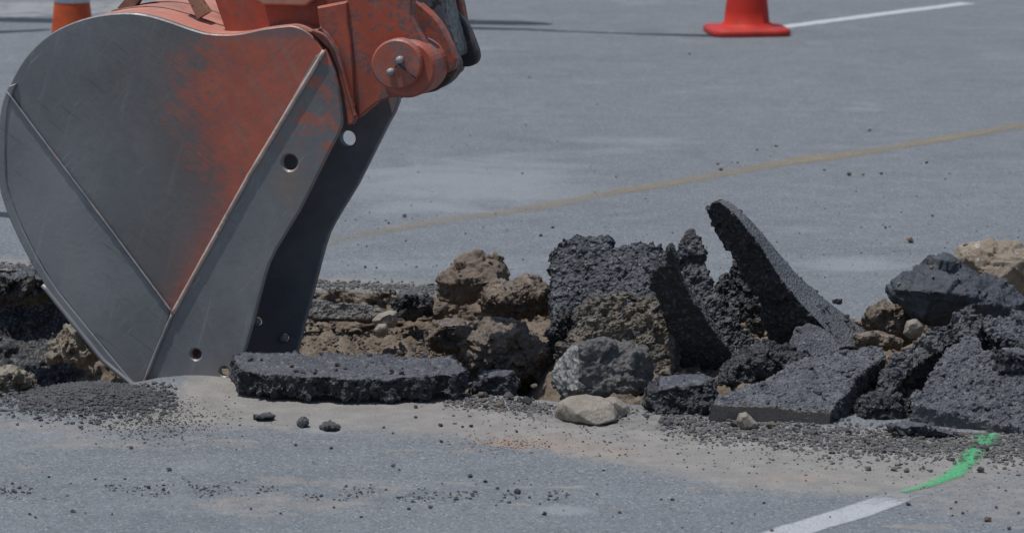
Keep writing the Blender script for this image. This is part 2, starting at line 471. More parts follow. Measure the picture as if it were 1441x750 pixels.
paint_mat('weld', (0.20, 0.20, 0.205), (0.27, 0.262, 0.255), (0.20, 0.13, 0.10), 0.4, 0.5)
paint_mat('lit_paint_edge', (0.48, 0.34, 0.28), (0.55, 0.46, 0.41), (0.34, 0.12, 0.07), 0.4, 0.5)  # pale tone paints sunlight on the cutter's bevelled edge

# --- road paint sheets that wear through
def line_mat(name, colr, cut, soft=0.1, scale=30):
    m, n = mat(name)
    v = n.vec()
    u = n.sep(n.vec('UV'))
    nz = n.noise(v, scale, 7, 0.7)
    big = n.noise(v, 2.2 if name == 'yellow_line' else 6, 4, 0.6)
    es = 0.45 if name in ('green_line', 'yellow_line') else 0.22
    e = n.math('MULTIPLY', n.ramp(u[1], 0.0, es), n.ramp(u[1], 1.0, 1 - es))
    e = n.math('MULTIPLY', e, n.math('MULTIPLY', n.ramp(u[0], 0.0, 0.04), n.ramp(u[0], 1.0, 0.62 if name == 'white_line' else 0.985)))
    q = n.math('ADD', n.math('MULTIPLY', e, 0.55), n.math('ADD', n.math('MULTIPLY', nz, 0.5), n.math('MULTIPLY', big, 0.5)))
    f = n.math('MULTIPLY', n.ramp(q, cut, cut + soft * 2), n.ramp(n.noise(v, 200, 3, 0.7), 0.30, 0.5, 0.45 if name in ('white_line', 'green_line') else 0.75, 1.0))
    if name == 'yellow_line': f = n.math('MULTIPLY', f, n.ramp(u[0], 0.15, 0.7, 0.5, 1.0))
    c = n.mix(n.ramp(n.noise(v, 120, 4, 0.7), 0.35, 0.75, 0, 0.5), colr, tuple(k * 0.72 for k in colr))
    n.fin(c, 0.7, n.bump(nz, 0.2, 0.002), spec=0.3)
    tr = n.t.nodes.new('ShaderNodeBsdfTransparent')
    mx = n.t.nodes.new('ShaderNodeMixShader')
    n.put(mx.inputs[0], f)
    n.link(tr.outputs[0], mx.inputs[1])
    n.link(n.b.outputs[0], mx.inputs[2])
    n.link(mx.outputs[0], n.out.inputs[0])
    M[name] = m
line_mat('yellow_line', (0.32, 0.262, 0.165), 0.67, 0.36, 45)
line_mat('white_line', (0.40, 0.41, 0.43), 0.70, 0.2, 60)
line_mat('white_line_far', (0.46, 0.48, 0.50), 0.45, 0.12)
line_mat('green_line', (0.085, 0.47, 0.19), 0.56, 0.42, 110)
line_mat('tar_or_shadow', (0.028, 0.032, 0.045), 0.62, 0.14, 8)  # dark sheet colour standing in for shadows cast on the road
line_mat('pale_concrete', (0.27, 0.27, 0.27), 0.7, 0.2, 6)

# --- cone plastics
def plain_mat(name, c1, c2, rough, spec=0.5, sss=0.0):
    m, n = mat(name)
    v = n.vec()
    c = n.mix(n.ramp(n.noise(v, 11, 5, 0.65), 0.45, 0.72), c1, c2)
    c = n.mix(n.ramp(n.noise(v, 7, 6, 0.7, 0.6), 0.50, 0.68, 0, 0.6), c, tuple(k * 0.45 + 0.02 for k in c1))
    c = n.mix(n.ramp(n.noise(v, 40, 5, 0.75), 0.62, 0.75, 0, 0.5), c, tuple(k * 0.4 + 0.12 for k in c1))
    n.fin(c, rough, None, 0, spec)
    M[name] = m
plain_mat('cone_orange', (0.50, 0.034, 0.020), (0.42, 0.028, 0.018), 0.6, 0.2)
plain_mat('cone_light_orange', (0.52, 0.085, 0.022), (0.42, 0.06, 0.022), 0.6, 0.25)
plain_mat('cone_base', (0.46, 0.038, 0.028), (0.36, 0.03, 0.025), 0.55, 0.25)
plain_mat('reflective', (0.52, 0.54, 0.58), (0.40, 0.42, 0.46), 0.5)

# ------------------------------------------------------------------ object helpers
def link_mesh(name, verts, faces, material, parent=None, loc=(0, 0, 0), smooth=True):
    me = bpy.data.meshes.new(name)
    me.from_pydata([tuple(p) for p in verts], [], faces)
    me.update()
    if smooth: me.polygons.foreach_set('use_smooth', [True] * len(me.polygons))
    if material: me.materials.append(M[material])
    o = bpy.data.objects.new(name, me)
    col.objects.link(o)
    o.location = loc
    if parent: o.parent = parent
    return o
def tag(o, label=None, cat=None, group=None, kind=None):
    if label: o['label'] = label
    if cat: o['category'] = cat
    if group: o['group'] = group
    if kind: o['kind'] = kind
    return o
def set_attr(me, name, vals):
    a = me.attributes.new(name, 'FLOAT', 'POINT')
    a.data.foreach_set('value', np.asarray(vals, np.float32))
def grid_mesh(name, X, Y, Z, material):
    r, c = X.shape
    me = bpy.data.meshes.new(name)
    P = np.stack([X, Y, Z], -1).reshape(-1, 3).astype(np.float32)
    idx = np.arange(r * c).reshape(r, c)
    q = np.stack([idx[:-1, :-1], idx[:-1, 1:], idx[1:, 1:], idx[1:, :-1]], -1).reshape(-1, 4)
    fill_mesh(me, P, q)
    me.materials.append(M[material])
    return me
def fill_mesh(me, P, F):
    k = F.shape[1]
    me.vertices.add(len(P))
    me.vertices.foreach_set('co', P.astype(np.float32).ravel())
    me.loops.add(F.size)
    me.loops.foreach_set('vertex_index', F.astype(np.int32).ravel())
    me.polygons.add(len(F))
    me.polygons.foreach_set('loop_start', np.arange(0, F.size, k, dtype=np.int32))
    me.polygons.foreach_set('loop_total', np.full(len(F), k, np.int32))
    me.polygons.foreach_set('use_smooth', np.ones(len(F), bool))
    me.update(calc_edges=True)
    me.validate()

# ------------------------------------------------------------------ ground with the trench cut across it
FAR_LIP = [(-900, 376), (-300, 378), (0, 379), (120, 384), (180, 392), (300, 398), (430, 404), (560, 408), (640, 414), (800, 424), (960, 434), (1130, 445), (1250, 452), (1441, 440), (1700, 430), (2400, 430)]
NEAR_LIP = [(-900, 570), (-300, 568), (0, 563), (60, 553), (170, 547), (225, 536), (335, 532), (420, 542), (650, 552), (780, 566), (900, 572), (1000, 575), (1200, 585), (1441, 590), (1700, 590), (2600, 585)]
def lip_curve(pts):
    g = [gnd(*p) for p in pts]
    return [p.x for p in g], [p.y for p in g]
FX, FY = lip_curve(FAR_LIP)
NX, NY = lip_curve(NEAR_LIP)
xs_core = np.arange(-1.62, 1.62, 0.006)
xs = np.concatenate([[-400, -120, -40, -15, -8, -5, -4, -3.2, -2.6, -2.2, -1.95, -1.78], xs_core, [1.66, 1.8, 2.0, 2.3, 2.7, 3.3, 4, 5, 8, 15, 40, 120, 400]])
def col3(x, a, b): return np.stack([x, np.full_like(x, a), np.full_like(x, b)], -1)
yF = np.interp(xs, FX, FY) + 0.045 * fbm(col3(xs, 0, 0), 9, 4, 0.6, 3)
yN = np.interp(xs, NX, NY) + 0.022 * fbm(col3(xs, 5, 0), 10, 4, 0.6, 5)
closed = sstep(3.0, 4.6, np.abs(xs))
mid_y = 8.5
yF = yF * (1 - closed) + (mid_y + 0.002) * closed
yN = yN * (1 - closed) + mid_y * closed

def ground_z(X, Y):
    P = np.stack([X.ravel(), Y.ravel(), np.zeros(X.size)], -1)
    z = sstep(10.6, 9.4, P[:, 1]) * 0.004 * fbm(P, 3, 3, 0.5, 11) + 0.0012 * fbm(P, 40, 2, 0.5, 12)
    px, py = to_px(P[:, 0], P[:, 1], 0 * P[:, 0])
    # low ridge of pushed-up fines in front of the bucket, gravel heap at its left
    m1 = np.exp(-(((px - 285) / 75) ** 2 + ((py - 545) / 14) ** 2))
    z = z + 0.022 * m1
    m2 = np.exp(-(((px - 130) / 75) ** 2 + ((py - 568) / 17) ** 2))
    z = z + 0.040 * m2
    rub = sstep(40, 0, np.abs(py - np.interp(px, [640, 800, 1000, 1180, 1441], [566, 590, 600, 622, 628]))) * sstep(640, 720, px)
    z = z + rub * (0.006 + 0.006 * fbm(P, 45, 3, 0.6, 14))
    z = z * sstep(40, 16, np.abs(P[:, 1])) 
    return z.reshape(X.shape)

tf = np.concatenate([np.linspace(0, 0.45, 26)[:-1], 0.45 + (np.linspace(0, 1, 200) ** 1.5) * 9.2])
far_rows = []
for t in tf: far_rows.append(yF + t)
for y in (20, 24, 32, 50, 90, 200, 500): far_rows.append(np.full_like(xs, y))
near_rows = []
tn = np.concatenate([np.linspace(0, 2.1, 215), [2.6, 3.4, 5, 8, 14, 40, 300]])
for t in tn[::-1]: near_rows.append(yN - t)
def strip(rows):
    Yg = np.array(rows)
    Xg = np.broadcast_to(xs, Yg.shape).copy()
    return Xg, Yg, ground_z(Xg, Yg)
def ground_masks(X, Y):
    P = np.stack([X.ravel(), Y.ravel(), np.zeros(X.size)], -1)
    px, py = to_px(P[:, 0], P[:, 1], 0 * P[:, 0])
    dust = sstep(30, -28, poly_sd(px, py * 1.0, [(-200, 575), (120, 600), (240, 566), (300, 510), (660, 540), (800, 570), (1000, 590), (1280, 610), (1460, 610), (1600, 640), (1441, 668), (1330, 690), (1255, 700), (1150, 694), (1040, 690), (950, 668), (830, 648), (720, 628), (600, 612), (480, 606), (330, 604), (150, 606), (-200, 600)]))
    dust = np.maximum(dust, 0.75 * sstep(18, -8, np.abs(py - np.interp(px, FX_px, FY_px) + 6) - 8) * sstep(700, 560, px))
    dust = np.maximum(dust, 0.55 * sstep(25, -5, poly_sd(px, py, [(1150, 640), (1441, 640), (1600, 700), (1441, 735), (1300, 715)])))
    for (x, y, rx, ry, a) in [(90, 625, 60, 10, .6), (40, 660, 45, 8, .6), (90, 678, 25, 4, .6), (340, 625, 35, 9, .6), (640, 678, 40, 3, .8), (800, 684, 50, 3, .8), (735, 708, 30, 4, .6), (740, 684, 25, 3, .6), (270, 708, 90, 4, .5)]:
        dust = np.maximum(dust, a * np.exp(-(((px - x) / rx) ** 2 + ((py - y) / ry) ** 2)))
    near = sstep(560, 620, py)
    bl = fbm(np.stack([P[:, 0] * 0.7, P[:, 1] * 1.5, 0 * P[:, 0]], -1), 3.6, 5, 0.62, 71)
    dust = np.maximum(dust, near * sstep(-0.05, 0.4, bl) * (0.62 + 0.25 * sstep(400, 900, px)))
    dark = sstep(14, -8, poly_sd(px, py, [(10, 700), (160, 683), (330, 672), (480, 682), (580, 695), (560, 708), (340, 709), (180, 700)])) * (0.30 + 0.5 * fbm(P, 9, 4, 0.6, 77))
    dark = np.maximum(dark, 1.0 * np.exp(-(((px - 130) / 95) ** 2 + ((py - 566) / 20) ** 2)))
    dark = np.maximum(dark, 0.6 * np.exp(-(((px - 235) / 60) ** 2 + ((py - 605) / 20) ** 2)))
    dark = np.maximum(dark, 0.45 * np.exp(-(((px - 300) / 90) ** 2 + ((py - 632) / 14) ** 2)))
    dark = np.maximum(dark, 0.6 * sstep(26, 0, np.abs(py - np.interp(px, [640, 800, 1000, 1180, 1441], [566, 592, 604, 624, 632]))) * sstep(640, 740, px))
    pale = 0.85 * np.exp(-(((px - 650) / 260) ** 2 + ((py - 262) / 48) ** 2))
    pale = np.maximum(pale, 0.6 * np.exp(-(((px - 880) / 120) ** 2 + ((py - 200) / 22) ** 2)))
    pale = np.maximum(pale, 0.7 * np.exp(-(((px - 1190) / 110) ** 2 + ((py - 372) / 16) ** 2)))
    pale = np.maximum(pale, 0.5 * np.exp(-(((px - 980) / 100) ** 2 + ((py - 127) / 10) ** 2)))
    pale = np.maximum(pale, 0.9 * np.exp(-(((px - 790) / 50) ** 2 + ((py - 716) / 9) ** 2)))
    pale = np.maximum(pale, 0.75 * np.exp(-(((px - 455) / 40) ** 2 + ((py - 604) / 8) ** 2)))
    pale = np.maximum(pale, 0.6 * np.exp(-(((px - 1400) / 130) ** 2 + ((py - 690) / 25) ** 2)))
    pale = np.maximum(pale, 0.45 * np.exp(-(((px - 100) / 200) ** 2 + ((py - 640) / 50) ** 2)))
    bl2 = fbm(np.stack([P[:, 0], P[:, 1] * 1.2, 0 * P[:, 0]], -1), 3.0, 5, 0.6, 73)
    pale = np.maximum(pale, 0.10 + 0.30 * sstep(0.05, 0.5, bl2))
    orange = 0.95 * np.exp(-(((px - 712) / 48) ** 2 + ((py - 625 - (px - 712) * 0.1) / 7) ** 2))
    orange = np.maximum(orange, 0.62 * np.exp(-(((px - 800) / 170) ** 2 + ((py - 628 - (px - 800) * 0.10) / 16) ** 2)))
    orange = np.maximum(orange, 0.55 * np.exp(-(((px - 1120) / 110) ** 2 + ((py - 672) / 14) ** 2)))
    orange = np.maximum(orange, 0.7 * np.exp(-(((px - 655) / 22) ** 2 + ((py - 634) / 4) ** 2)))
    orange = np.maximum(orange, 0.6 * np.exp(-(((px - 975) / 25) ** 2 + ((py - 688) / 5) ** 2)))
    return np.stack([dust, dark, pale, orange], -1)
FX_px = [p[0] for p in FAR_LIP]
FY_px = [p[1] for p in FAR_LIP]
Xa, Ya, Za = strip(near_rows)
Xb, Yb, Zb = strip(far_rows)
def grid_arrays(X, Y, Z, off):
    r, c = X.shape
    idx = np.arange(r * c).reshape(r, c) + off
    q = np.stack([idx[:-1, :-1], idx[:-1, 1:], idx[1:, 1:], idx[1:, :-1]], -1).reshape(-1, 4)
    return np.stack([X, Y, Z], -1).reshape(-1, 3), q
P1, Q1 = grid_arrays(Xa, Ya, Za, 0)
P2, Q2 = grid_arrays(Xb, Yb, Zb, len(P1))
me = bpy.data.meshes.new('pavement')
fill_mesh(me, np.concatenate([P1, P2]), np.concatenate([Q1, Q2]))
ca = me.attributes.new('mask', 'FLOAT_COLOR', 'POINT')
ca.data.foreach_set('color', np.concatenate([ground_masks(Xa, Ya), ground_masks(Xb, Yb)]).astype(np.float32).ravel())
me.materials.append(M['pavement'])
pav = bpy.data.objects.new('pavement', me)
col.objects.link(pav)
tag(pav, 'grey asphalt road surface with dust and smears', kind='structure')

# trench: far wall, floor, near wall as one displaced sheet
tsel = np.abs(xs) < 6
tx = xs[tsel]
tyF, tyN = yF[tsel], yN[tsel]
tzF, tzN = Zb[0][tsel], Za[-1][tsel]
tpx = to_px(tx, np.full_like(tx, 8.6), 0 * tx)[0]
bench = np.interp(tpx, [-600, 0, 190, 330, 430, 620, 720, 800, 1500], [-.30, -.30, -.26, -.14, -.085, -.10, -.10, -.06, -.05])
floor = np.interp(tpx, [-600, 190, 430, 620, 700, 800, 1500], [-.36, -.36, -.22, -.20, -.10, -.02, 0.0])
mound = np.interp(tpx, [600, 700, 800, 1000, 1500], [0, 0.02, 0.05, 0.05, 0.05])
under = np.interp(tpx, [-600, 0, 60, 140, 200, 300], [.10, .15, .12, .05, .04, 0])
K1, K2, K3 = 70, 80, 26
rows = []
dw = 1 - closed[tsel]
for k in range(K1):
    s = k / K1
    z = tzF * (1 - s) + bench * s
    y = tyF - 0.05 * s - 0.06 * sstep(0.6, 1.0, s) + under * np.sin(math.pi * min(1, s * 1.5))
    rows.append((y, z * dw))
for k in range(K2):
    s = k / K2
    y0 = tyF - 0.11
    y1 = tyN + 0.06
    y = y0 + (y1 - y0) * s
    z = bench + (floor - bench) * sstep(0.35, 0.9, s) + mound * math.sin(math.pi * s)
    rows.append((y, z * dw))
for k in range(K3 + 1):
    s = k / K3
    rows.append((tyN + 0.06 * (1 - s), (floor * (1 - s) + tzN * s) * dw))
TY = np.array([r[0] for r in rows])
TZ = np.array([r[1] for r in rows])
TX = np.broadcast_to(tx, TY.shape).copy()
P = np.stack([TX, TY, TZ], -1).reshape(-1, 3)
fade = np.ones(len(rows))
fade[:14] = np.linspace(0.0, 1, 14)
fade[-8:] = np.linspace(1, 0.0, 8)
fade = np.repeat(fade, len(tx)) * np.tile(dw, len(rows))
d = 0.055 * fbm(P, 7, 4, 0.55, 31) + 0.030 * (0.5 - cells(P, 22, 33)) + 0.014 * (0.5 - cells(P, 60, 35)) + 0.008 * fbm(P, 90, 3, 0.6, 36)
isw = np.repeat(np.concatenate([np.ones(K1), np.linspace(1, 0, 10), np.zeros(K2 - 10 + K3 + 1)]), len(tx))
P[:, 1] -= d * fade * (0.25 + 0.75 * isw)
P[:, 2] += d * fade * (1 - 0.75 * isw)
me = bpy.data.meshes.new('trench')
_, q = grid_arrays(TX, TY, TZ, 0)
fill_mesh(me, P, q[:, ::-1])
srow = np.repeat(np.concatenate([np.linspace(0, 1, K1), np.ones(K2 + K3 + 1) * 2]), len(tx))
lefty = np.tile(np.interp(tpx, [0, 190, 420, 440], [1, 1, 1, .35]), len(rows))
deep = np.tile(np.interp(tpx, [30, 110], [1, 0]), len(rows))
set_attr(me, 'asph', np.clip(np.maximum(sstep(0.62, 0.30, srow), deep * sstep(1.3, 0.9, srow)), 0, 1) * lefty)
set_attr(me, 'lip', sstep(0.16, 0.02, srow))
me.materials.append(M['dirt'])
tr = bpy.data.objects.new('trench', me)
col.objects.link(tr)
tag(tr, 'brown dirt walls and floor of the trench cut in the road', kind='structure')

# ------------------------------------------------------------------ road markings and painted shadows (thin sheets just above the pavement)
def gz(x, y): return float(ground_z(np.array([[x]]), np.array([[y]]))[0, 0])
def marking(name, mids, material, label, lift=0.0014, n=60, jitter=0.0):
    """mids: list of (px,py,half width in metres across)"""
    pts = [(gnd(a, b), hw) for a, b, hw in mids]
    vs, fs, uv = [], [], []
    L = np.linspace(0, len(pts) - 1, n)
    for i, t in enumerate(L):
        k = min(int(t), len(pts) - 2)
        f = t - k
        c = pts[k][0].lerp(pts[k + 1][0], f)
        hw = pts[k][1] * (1 - f) + pts[k + 1][1] * f
        dr = (pts[k + 1][0] - pts[k][0]).normalized()
        nr = Vector((-dr.y, dr.x, 0))
        for j in range(5):
            s = j / 4
            jj = 1 + jitter * (random.random() - 0.5) if j in (0, 4) else 1
            p = c + nr * hw * (s * 2 - 1) * jj
            vs.append((p.x, p.y, gz(p.x, p.y) + lift))
            uv.append((i / (n - 1), s))
    for i in range(n - 1):
        for j in range(4):
            a = i * 5 + j
            fs.append((a, a + 5, a + 6, a + 1))
    o = link_mesh(name, vs, fs, material)
    ul = o.data.uv_layers.new(name='UVMap')
    for lp in o.data.loops: ul.data[lp.index].uv = uv[lp.vertex_index]
    tag(o, label, kind='structure')
    # normals up
    if o.data.polygons[0].normal.z < 0: o.data.flip_normals()
    return o
marking('yellow_line', [(330, 366, .098), (470, 338, .098), (600, 314, .098), (740, 295, .098), (860, 272, .098), (980, 252, .098), (1100, 230, .12), (1150, 224, .15), (1260, 208, .098), (1441, 176, .098), (1700, 136, .098)], 'yellow_line', 'worn yellow paint line across the grey road', n=140)
marking('white_line', [(1040, 48, .05), (1100, 39, .05), (1230, 22, .05), (1364, 5, .05)], 'white_line_far', 'white painted line beside the traffic cone')
marking('white_line', [(990, 800, .052), (1110, 748, .052), (1200, 721, .052), (1265, 699, .05), (1335, 675, .04)], 'white_line', 'worn white line ending in dust at the lower right', n=90)
marking('green_line', [(1264, 695, .018), (1305, 684, .028), (1342, 669, .036), (1363, 650, .036), (1385, 625, .046), (1392, 614, .046)], 'green_line', 'green spray paint stripe leading under the broken slab', lift=0.0026, n=80, jitter=0.1)
marking('painted_shadow', [(1075, 51, .05), (1000, 51, .06), (900, 48.5, .025), (800, 45, .02), (740, 42, .04), (640, 40, .07), (560, 38, .05)], 'tar_or_shadow', 'thin painted shadow line on the pavement running left from the cone', n=80)  # all dark strips here are painted shadows of things outside the view
marking('painted_shadow', [(780, 35, .02), (735, 33.5, .09), (690, 32.5, .11), (640, 32, .12), (560, 30, .1)], 'tar_or_shadow', 'short painted shadow streak beyond the excavator bracket', lift=0.003, n=40)
marking('painted_shadow', [(-120, 26, .10), (0, 28, .12), (80, 30, .12), (140, 31, .05)], 'tar_or_shadow', 'painted shadow streak on the road left of the banded cone', n=40)
marking('painted_shadow', [(-120, 50, .06), (0, 46, .06), (45, 44, .05), (70, 42, .02)], 'tar_or_shadow', 'second fainter painted shadow streak nearer the bucket', n=40)
marking('painted_shadow', [(-60, 300, .04), (0, 302, .05), (30, 304, .05), (60, 303, .03)], 'tar_or_shadow', 'painted shadow patch beside the bucket at the left edge', n=40)
marking('concrete_patch', [(-200, 18, .45), (20, 14, .5), (160, 10, .45), (300, 6, .3)], 'pale_concrete', 'pale concrete patch in the road at upper left', n=40)

# ------------------------------------------------------------------ broken pieces
def remesh(verts, faces, voxel):
    me = bpy.data.meshes.new('tmp')
    me.from_pydata([tuple(v) for v in verts], [], faces)
    bm = bmesh.new(); bm.from_mesh(me)
    bmesh.ops.recalc_face_normals(bm, faces=bm.faces)
    bm.to_mesh(me); bm.free()
    o = bpy.data.objects.new('tmp', me)
    col.objects.link(o)
    md = o.modifiers.new('r', 'REMESH')
    md.mode = 'VOXEL'
    md.voxel_size = voxel
    dg = bpy.context.evaluated_depsgraph_get()
    m2 = bpy.data.meshes.new_from_object(o.evaluated_get(dg))
    bpy.data.objects.remove(o)
    bpy.data.meshes.remove(me)
    return m2
def get_np(me):
    P = np.empty(len(me.vertices) * 3, np.float32)
    me.vertices.foreach_get('co', P)
    N = np.empty(len(me.vertices) * 3, np.float32)
    me.vertices.foreach_get('normal', N)
    return P.reshape(-1, 3).astype(float), N.reshape(-1, 3).astype(float)
SEED = [100]
LOOSE = [[], []]
def finish(name, me, material, label, cat, smooth, rough=1.0, group=None, amp=(0.010, 0.006, 0.0035), top_keep=0.25, lump=True, flat=(), flat_keep=0.2):
    """displace the remeshed block: flat road faces stay fairly smooth, broken faces get lumpy"""
    P, N = get_np(me)
    SEED[0] += 7
    s = SEED[0]
    top = np.zeros(len(P))
    for sd, k in smooth:
        v = np.array(Vector(sd).normalized())
        top = np.maximum(top, k * sstep(0.72, 0.93, N @ v))
    # blur the classification a little with noise
    wgt = 1 - top * (1 - top_keep)
    for sd in flat:
        v = np.array(Vector(sd).normalized())
        wgt = np.minimum(wgt, 1 - sstep(0.70, 0.92, N @ v) * (1 - flat_keep))
    d = amp[0] * fbm(P, 16, 3, 0.5, s) * 1.6
    if lump == 'soil':
        d += amp[1] * 1.0 * facet(P, 30, s + 1) + amp[1] * fbm(P, 42, 5, 0.68, s + 2) * 1.5
    elif lump == 'facet':
        d += amp[1] * facet(P * np.array([1, 1, 1.6]), 17, s + 1) * 1.6 + amp[2] * facet(P, 50, s + 2) * 1.2
    elif lump:
        d += amp[1] * 1.0 * facet(P, 26, s + 1) - amp[1] * 1.0 * sstep(0.15, 0.5, fbm(P, 24, 2, 0.5, s + 4)) + amp[2] * 1.5 * facet(P, 85, s + 2)
    d += amp[2] * 0.8 * fbm(P, 120, 2, 0.6, s + 3)
    P = P + N * (d * wgt * rough)[:, None]
    c = np.array([P[:, 0].mean(), P[:, 1].mean(), P[:, 2].min()])
    up = np.nonzero(N[:, 2] > 0.62)[0]
    if len(up) > 200 and lump and cat != 'asphalt crumb':
        pick = RNG.choice(up, min(len(up) // 60, 160))
        r = 0.0009 + 0.0080 * RNG.random(len(pick)) ** 5
        LOOSE[0 if 'asphalt' in material else 1].append(np.concatenate([P[pick] + np.array([0, 0, 1]) * r[:, None] * .4, r[:, None]], 1))
    P -= c
    me.vertices.foreach_set('co', P.astype(np.float32).ravel())
    tri = np.empty(len(me.loops), np.int32)
    me.loops.foreach_get('vertex_index', tri)
    ls = np.empty(len(me.polygons), np.int32)
    me.polygons.foreach_get('loop_start', ls)
    me.polygons.foreach_set('use_smooth', (wgt[tri[ls]] < 0.5) | (lump in (False, 'facet')))
    set_attr(me, 'top', top)
    fl = np.zeros(len(P))
    for sd in flat: fl = np.maximum(fl, sstep(0.78, 0.92, N @ np.array(Vector(sd).normalized())))
    set_attr(me, 'cut', fl)
    me.materials.clear()
    me.materials.append(M[material])
    me.update()
    me.name = name
    o = bpy.data.objects.new(name, me)
    col.objects.link(o)
    o.location = c
    tag(o, label, cat, group)
    return o
def prism(name, face, anchor, normal, ext, material, label, cat, smooth=None, voxel=0.0038, taper=None, **kw):
    nrm = Vector(normal).normalized()
    p0 = at(*anchor)
    if isinstance(ext, (int, float)): ext = -nrm * ext
    ext = Vector(ext)
    a = [on_plane(x, y, p0, nrm) for x, y in face]
    b = [p + ext * (taper(y) if taper else 1) for p, (x, y) in zip(a, face)]
    n = len(a)
    faces = [tuple(range(n)), tuple(range(2 * n - 1, n - 1, -1))]
    for i in range(n):
        j = (i + 1) % n
        faces.append((i, i + n, j + n, j))
    me = remesh(a + b, faces, voxel)
    if smooth is None: smooth = [(nrm, 1)]
    return finish(name, me, material, label, cat, smooth, **kw)
def rock(name, outline, Y, depth, material, label, cat, front=(), voxel=0.004, inset=0.6, smooth=(), **kw):
    cx = sum(p[0] for p in outline) / len(outline)
    cy = sum(p[1] for p in outline) / len(outline)
    pts = []
    for (x, y) in outline:
        pts.append(at(x, y, Y))
        pts.append(at(cx + (x - cx) * inset, cy + (y - cy) * inset, Y + depth * 0.5))
        if not front: pts.append(at(cx + (x - cx) * inset, cy + (y - cy) * inset, Y - depth * 0.5))
    for (x, y, dy) in front: pts.append(at(x, y, Y + dy))
    bm = bmesh.new()
    for p in pts: bm.verts.new(p)
    r = bmesh.ops.convex_hull(bm, input=bm.verts)
    for v in [v for v in bm.verts if not v.link_faces]: bm.verts.remove(v)
    bm.verts.index_update()
    vs = [v.co.copy() for v in bm.verts]
    fs = [[v.index for v in f.verts] for f in bm.faces]
    bm.free()
    me = remesh(vs, fs, voxel)
    return finish(name, me, material, label, cat, smooth, **kw)

UP = (0, 0, 1)
# slab lying in front of the bucket
prism('asphalt_slab', [(329, 502), (338, 496), (344, 492), (356, 494), (372, 491), (400, 496), (440, 498), (470, 497), (505, 501), (545, 500), (590, 503), (628, 501), (642, 506), (650, 512), (656, 520), (648, 524), (640, 529), (622, 526), (600, 531), (572, 530), (548, 534), (520, 532), (490, 534), (455, 529), (428, 531), (400, 527), (375, 528), (352, 523), (336, 521)],
      (450, 530, 7.60), (0.0, -0.10, 1), 0.047, 'asphalt_piece', 'long low asphalt slab lying in front of the excavator bucket', 'asphalt slab', amp=(.007, .008, .006), top_keep=.35)
# brown boulders on the far edge
rock('boulder', [(612, 408), (630, 380), (650, 364), (672, 357), (700, 360), (716, 374), (718, 392), (704, 412), (680, 424), (650, 430), (625, 425)], 8.72, 0.16, 'brown_rock', 'rounded brown boulder on the far edge of the trench', 'boulder',
     front=[(640, 400, -.06), (668, 372, -.02), (690, 370, -.02), (700, 395, -.06), (650, 422, -.06), (670, 400, -.08), (690, 412, -.05)], amp=(.008, .009, .004), lump='facet')
rock('dirt_clod', [(673, 425), (684, 405), (700, 396), (722, 386), (742, 383), (756, 392), (772, 400), (780, 420), (772, 442), (745, 452), (700, 448), (680, 442)], 8.42, 0.16, 'brown_clod', 'dark brown clod resting against the boulder beside the upright slab', 'dirt clod',
     front=[(690, 420, -.07), (720, 402, -.04), (745, 398, -.04), (760, 415, -.07), (730, 430, -.09)], smooth=[(UP, .8)], amp=(.014, .010, .006))
# upright slab
prism('asphalt_slab', [(774, 356), (780, 345), (791, 338), (803, 335), (812, 330), (822, 331), (829, 337), (838, 334), (852, 331), (859, 336), (864, 346), (880, 345), (890, 339), (903, 338), (912, 343), (927, 345), (936, 350), (945, 347), (948, 400), (946, 470), (780, 480), (773, 420)],
      (850, 440, 8.2), (-0.12, -0.80, 0.58), 0.07, 'asphalt_piece', 'broad asphalt slab standing upright with a ragged top edge', 'asphalt slab', smooth=[((-0.12, -0.80, 0.58), 0.8)], amp=(.008, .008, .006), top_keep=0.45)
# crusted underside piece in front of it
prism('dirt_crusted_chunk', [(875, 404), (893, 410), (913, 414), (926, 424), (936, 434), (944, 450), (949, 475), (953, 495), (946, 522), (927, 533), (860, 540), (795, 520), (786, 500), (795, 478), (805, 457), (815, 440), (833, 425), (852, 414)],
      (870, 530, 7.88), (-0.12, -0.80, 0.55), 0.09, 'dirt_crust', 'chunk crusted with olive brown dirt leaning before the upright slab', 'dirt chunk', smooth=[((-0.12, -0.8, 0.55), 0.7)], amp=(.016, .014, .006), top_keep=0.9, lump='soil')
# grey rock, its sunlit left face painted paler
rock('grey_rock', [(775, 545), (776, 525), (790, 500), (812, 486), (838, 478), (862, 477), (890, 484), (912, 492), (919, 510), (917, 545), (905, 562), (880, 566), (830, 562), (795, 560)], 7.68, 0.2, 'facet_rock', 'large rough rock with a left face painted sunlit pale, on the tan stone', 'rock',
     front=[(814, 490, -.07), (813, 548, -.10), (800, 560, -.05), (850, 480, -.04), (890, 496, -.05), (886, 552, -.08), (850, 560, -.08)], amp=(.005, .006, .005), lump='facet', voxel=.0033, smooth=[((-.8, -.5, .35), 1), ((-.9, -.1, .4), 1)], top_keep=.7)
rock('tan_stone', [(780, 578), (786, 566), (804, 557), (826, 553), (846, 556), (860, 562), (870, 582), (866, 594), (845, 602), (815, 598), (792, 594), (782, 588)], 7.40, 0.14, 'tan_rock', 'smooth tan stone under the large rough rock', 'stone',
     front=[(798, 570, -.035), (812, 582, -.06), (834, 562, -.02), (828, 576, -.05), (856, 572, -.035), (866, 590, -.05), (840, 598, -.065), (812, 592, -.055)], amp=(.003, .0015, .0012), lump=False, voxel=.0022)
rock('tan_stone', [(846, 560), (866, 557), (885, 570), (889, 585), (876, 597), (856, 598)], 7.47, 0.1, 'tan_rock', 'broken off brown end of the tan stone behind it', 'stone', amp=(.004, .0015, .001), lump=False, voxel=.003)
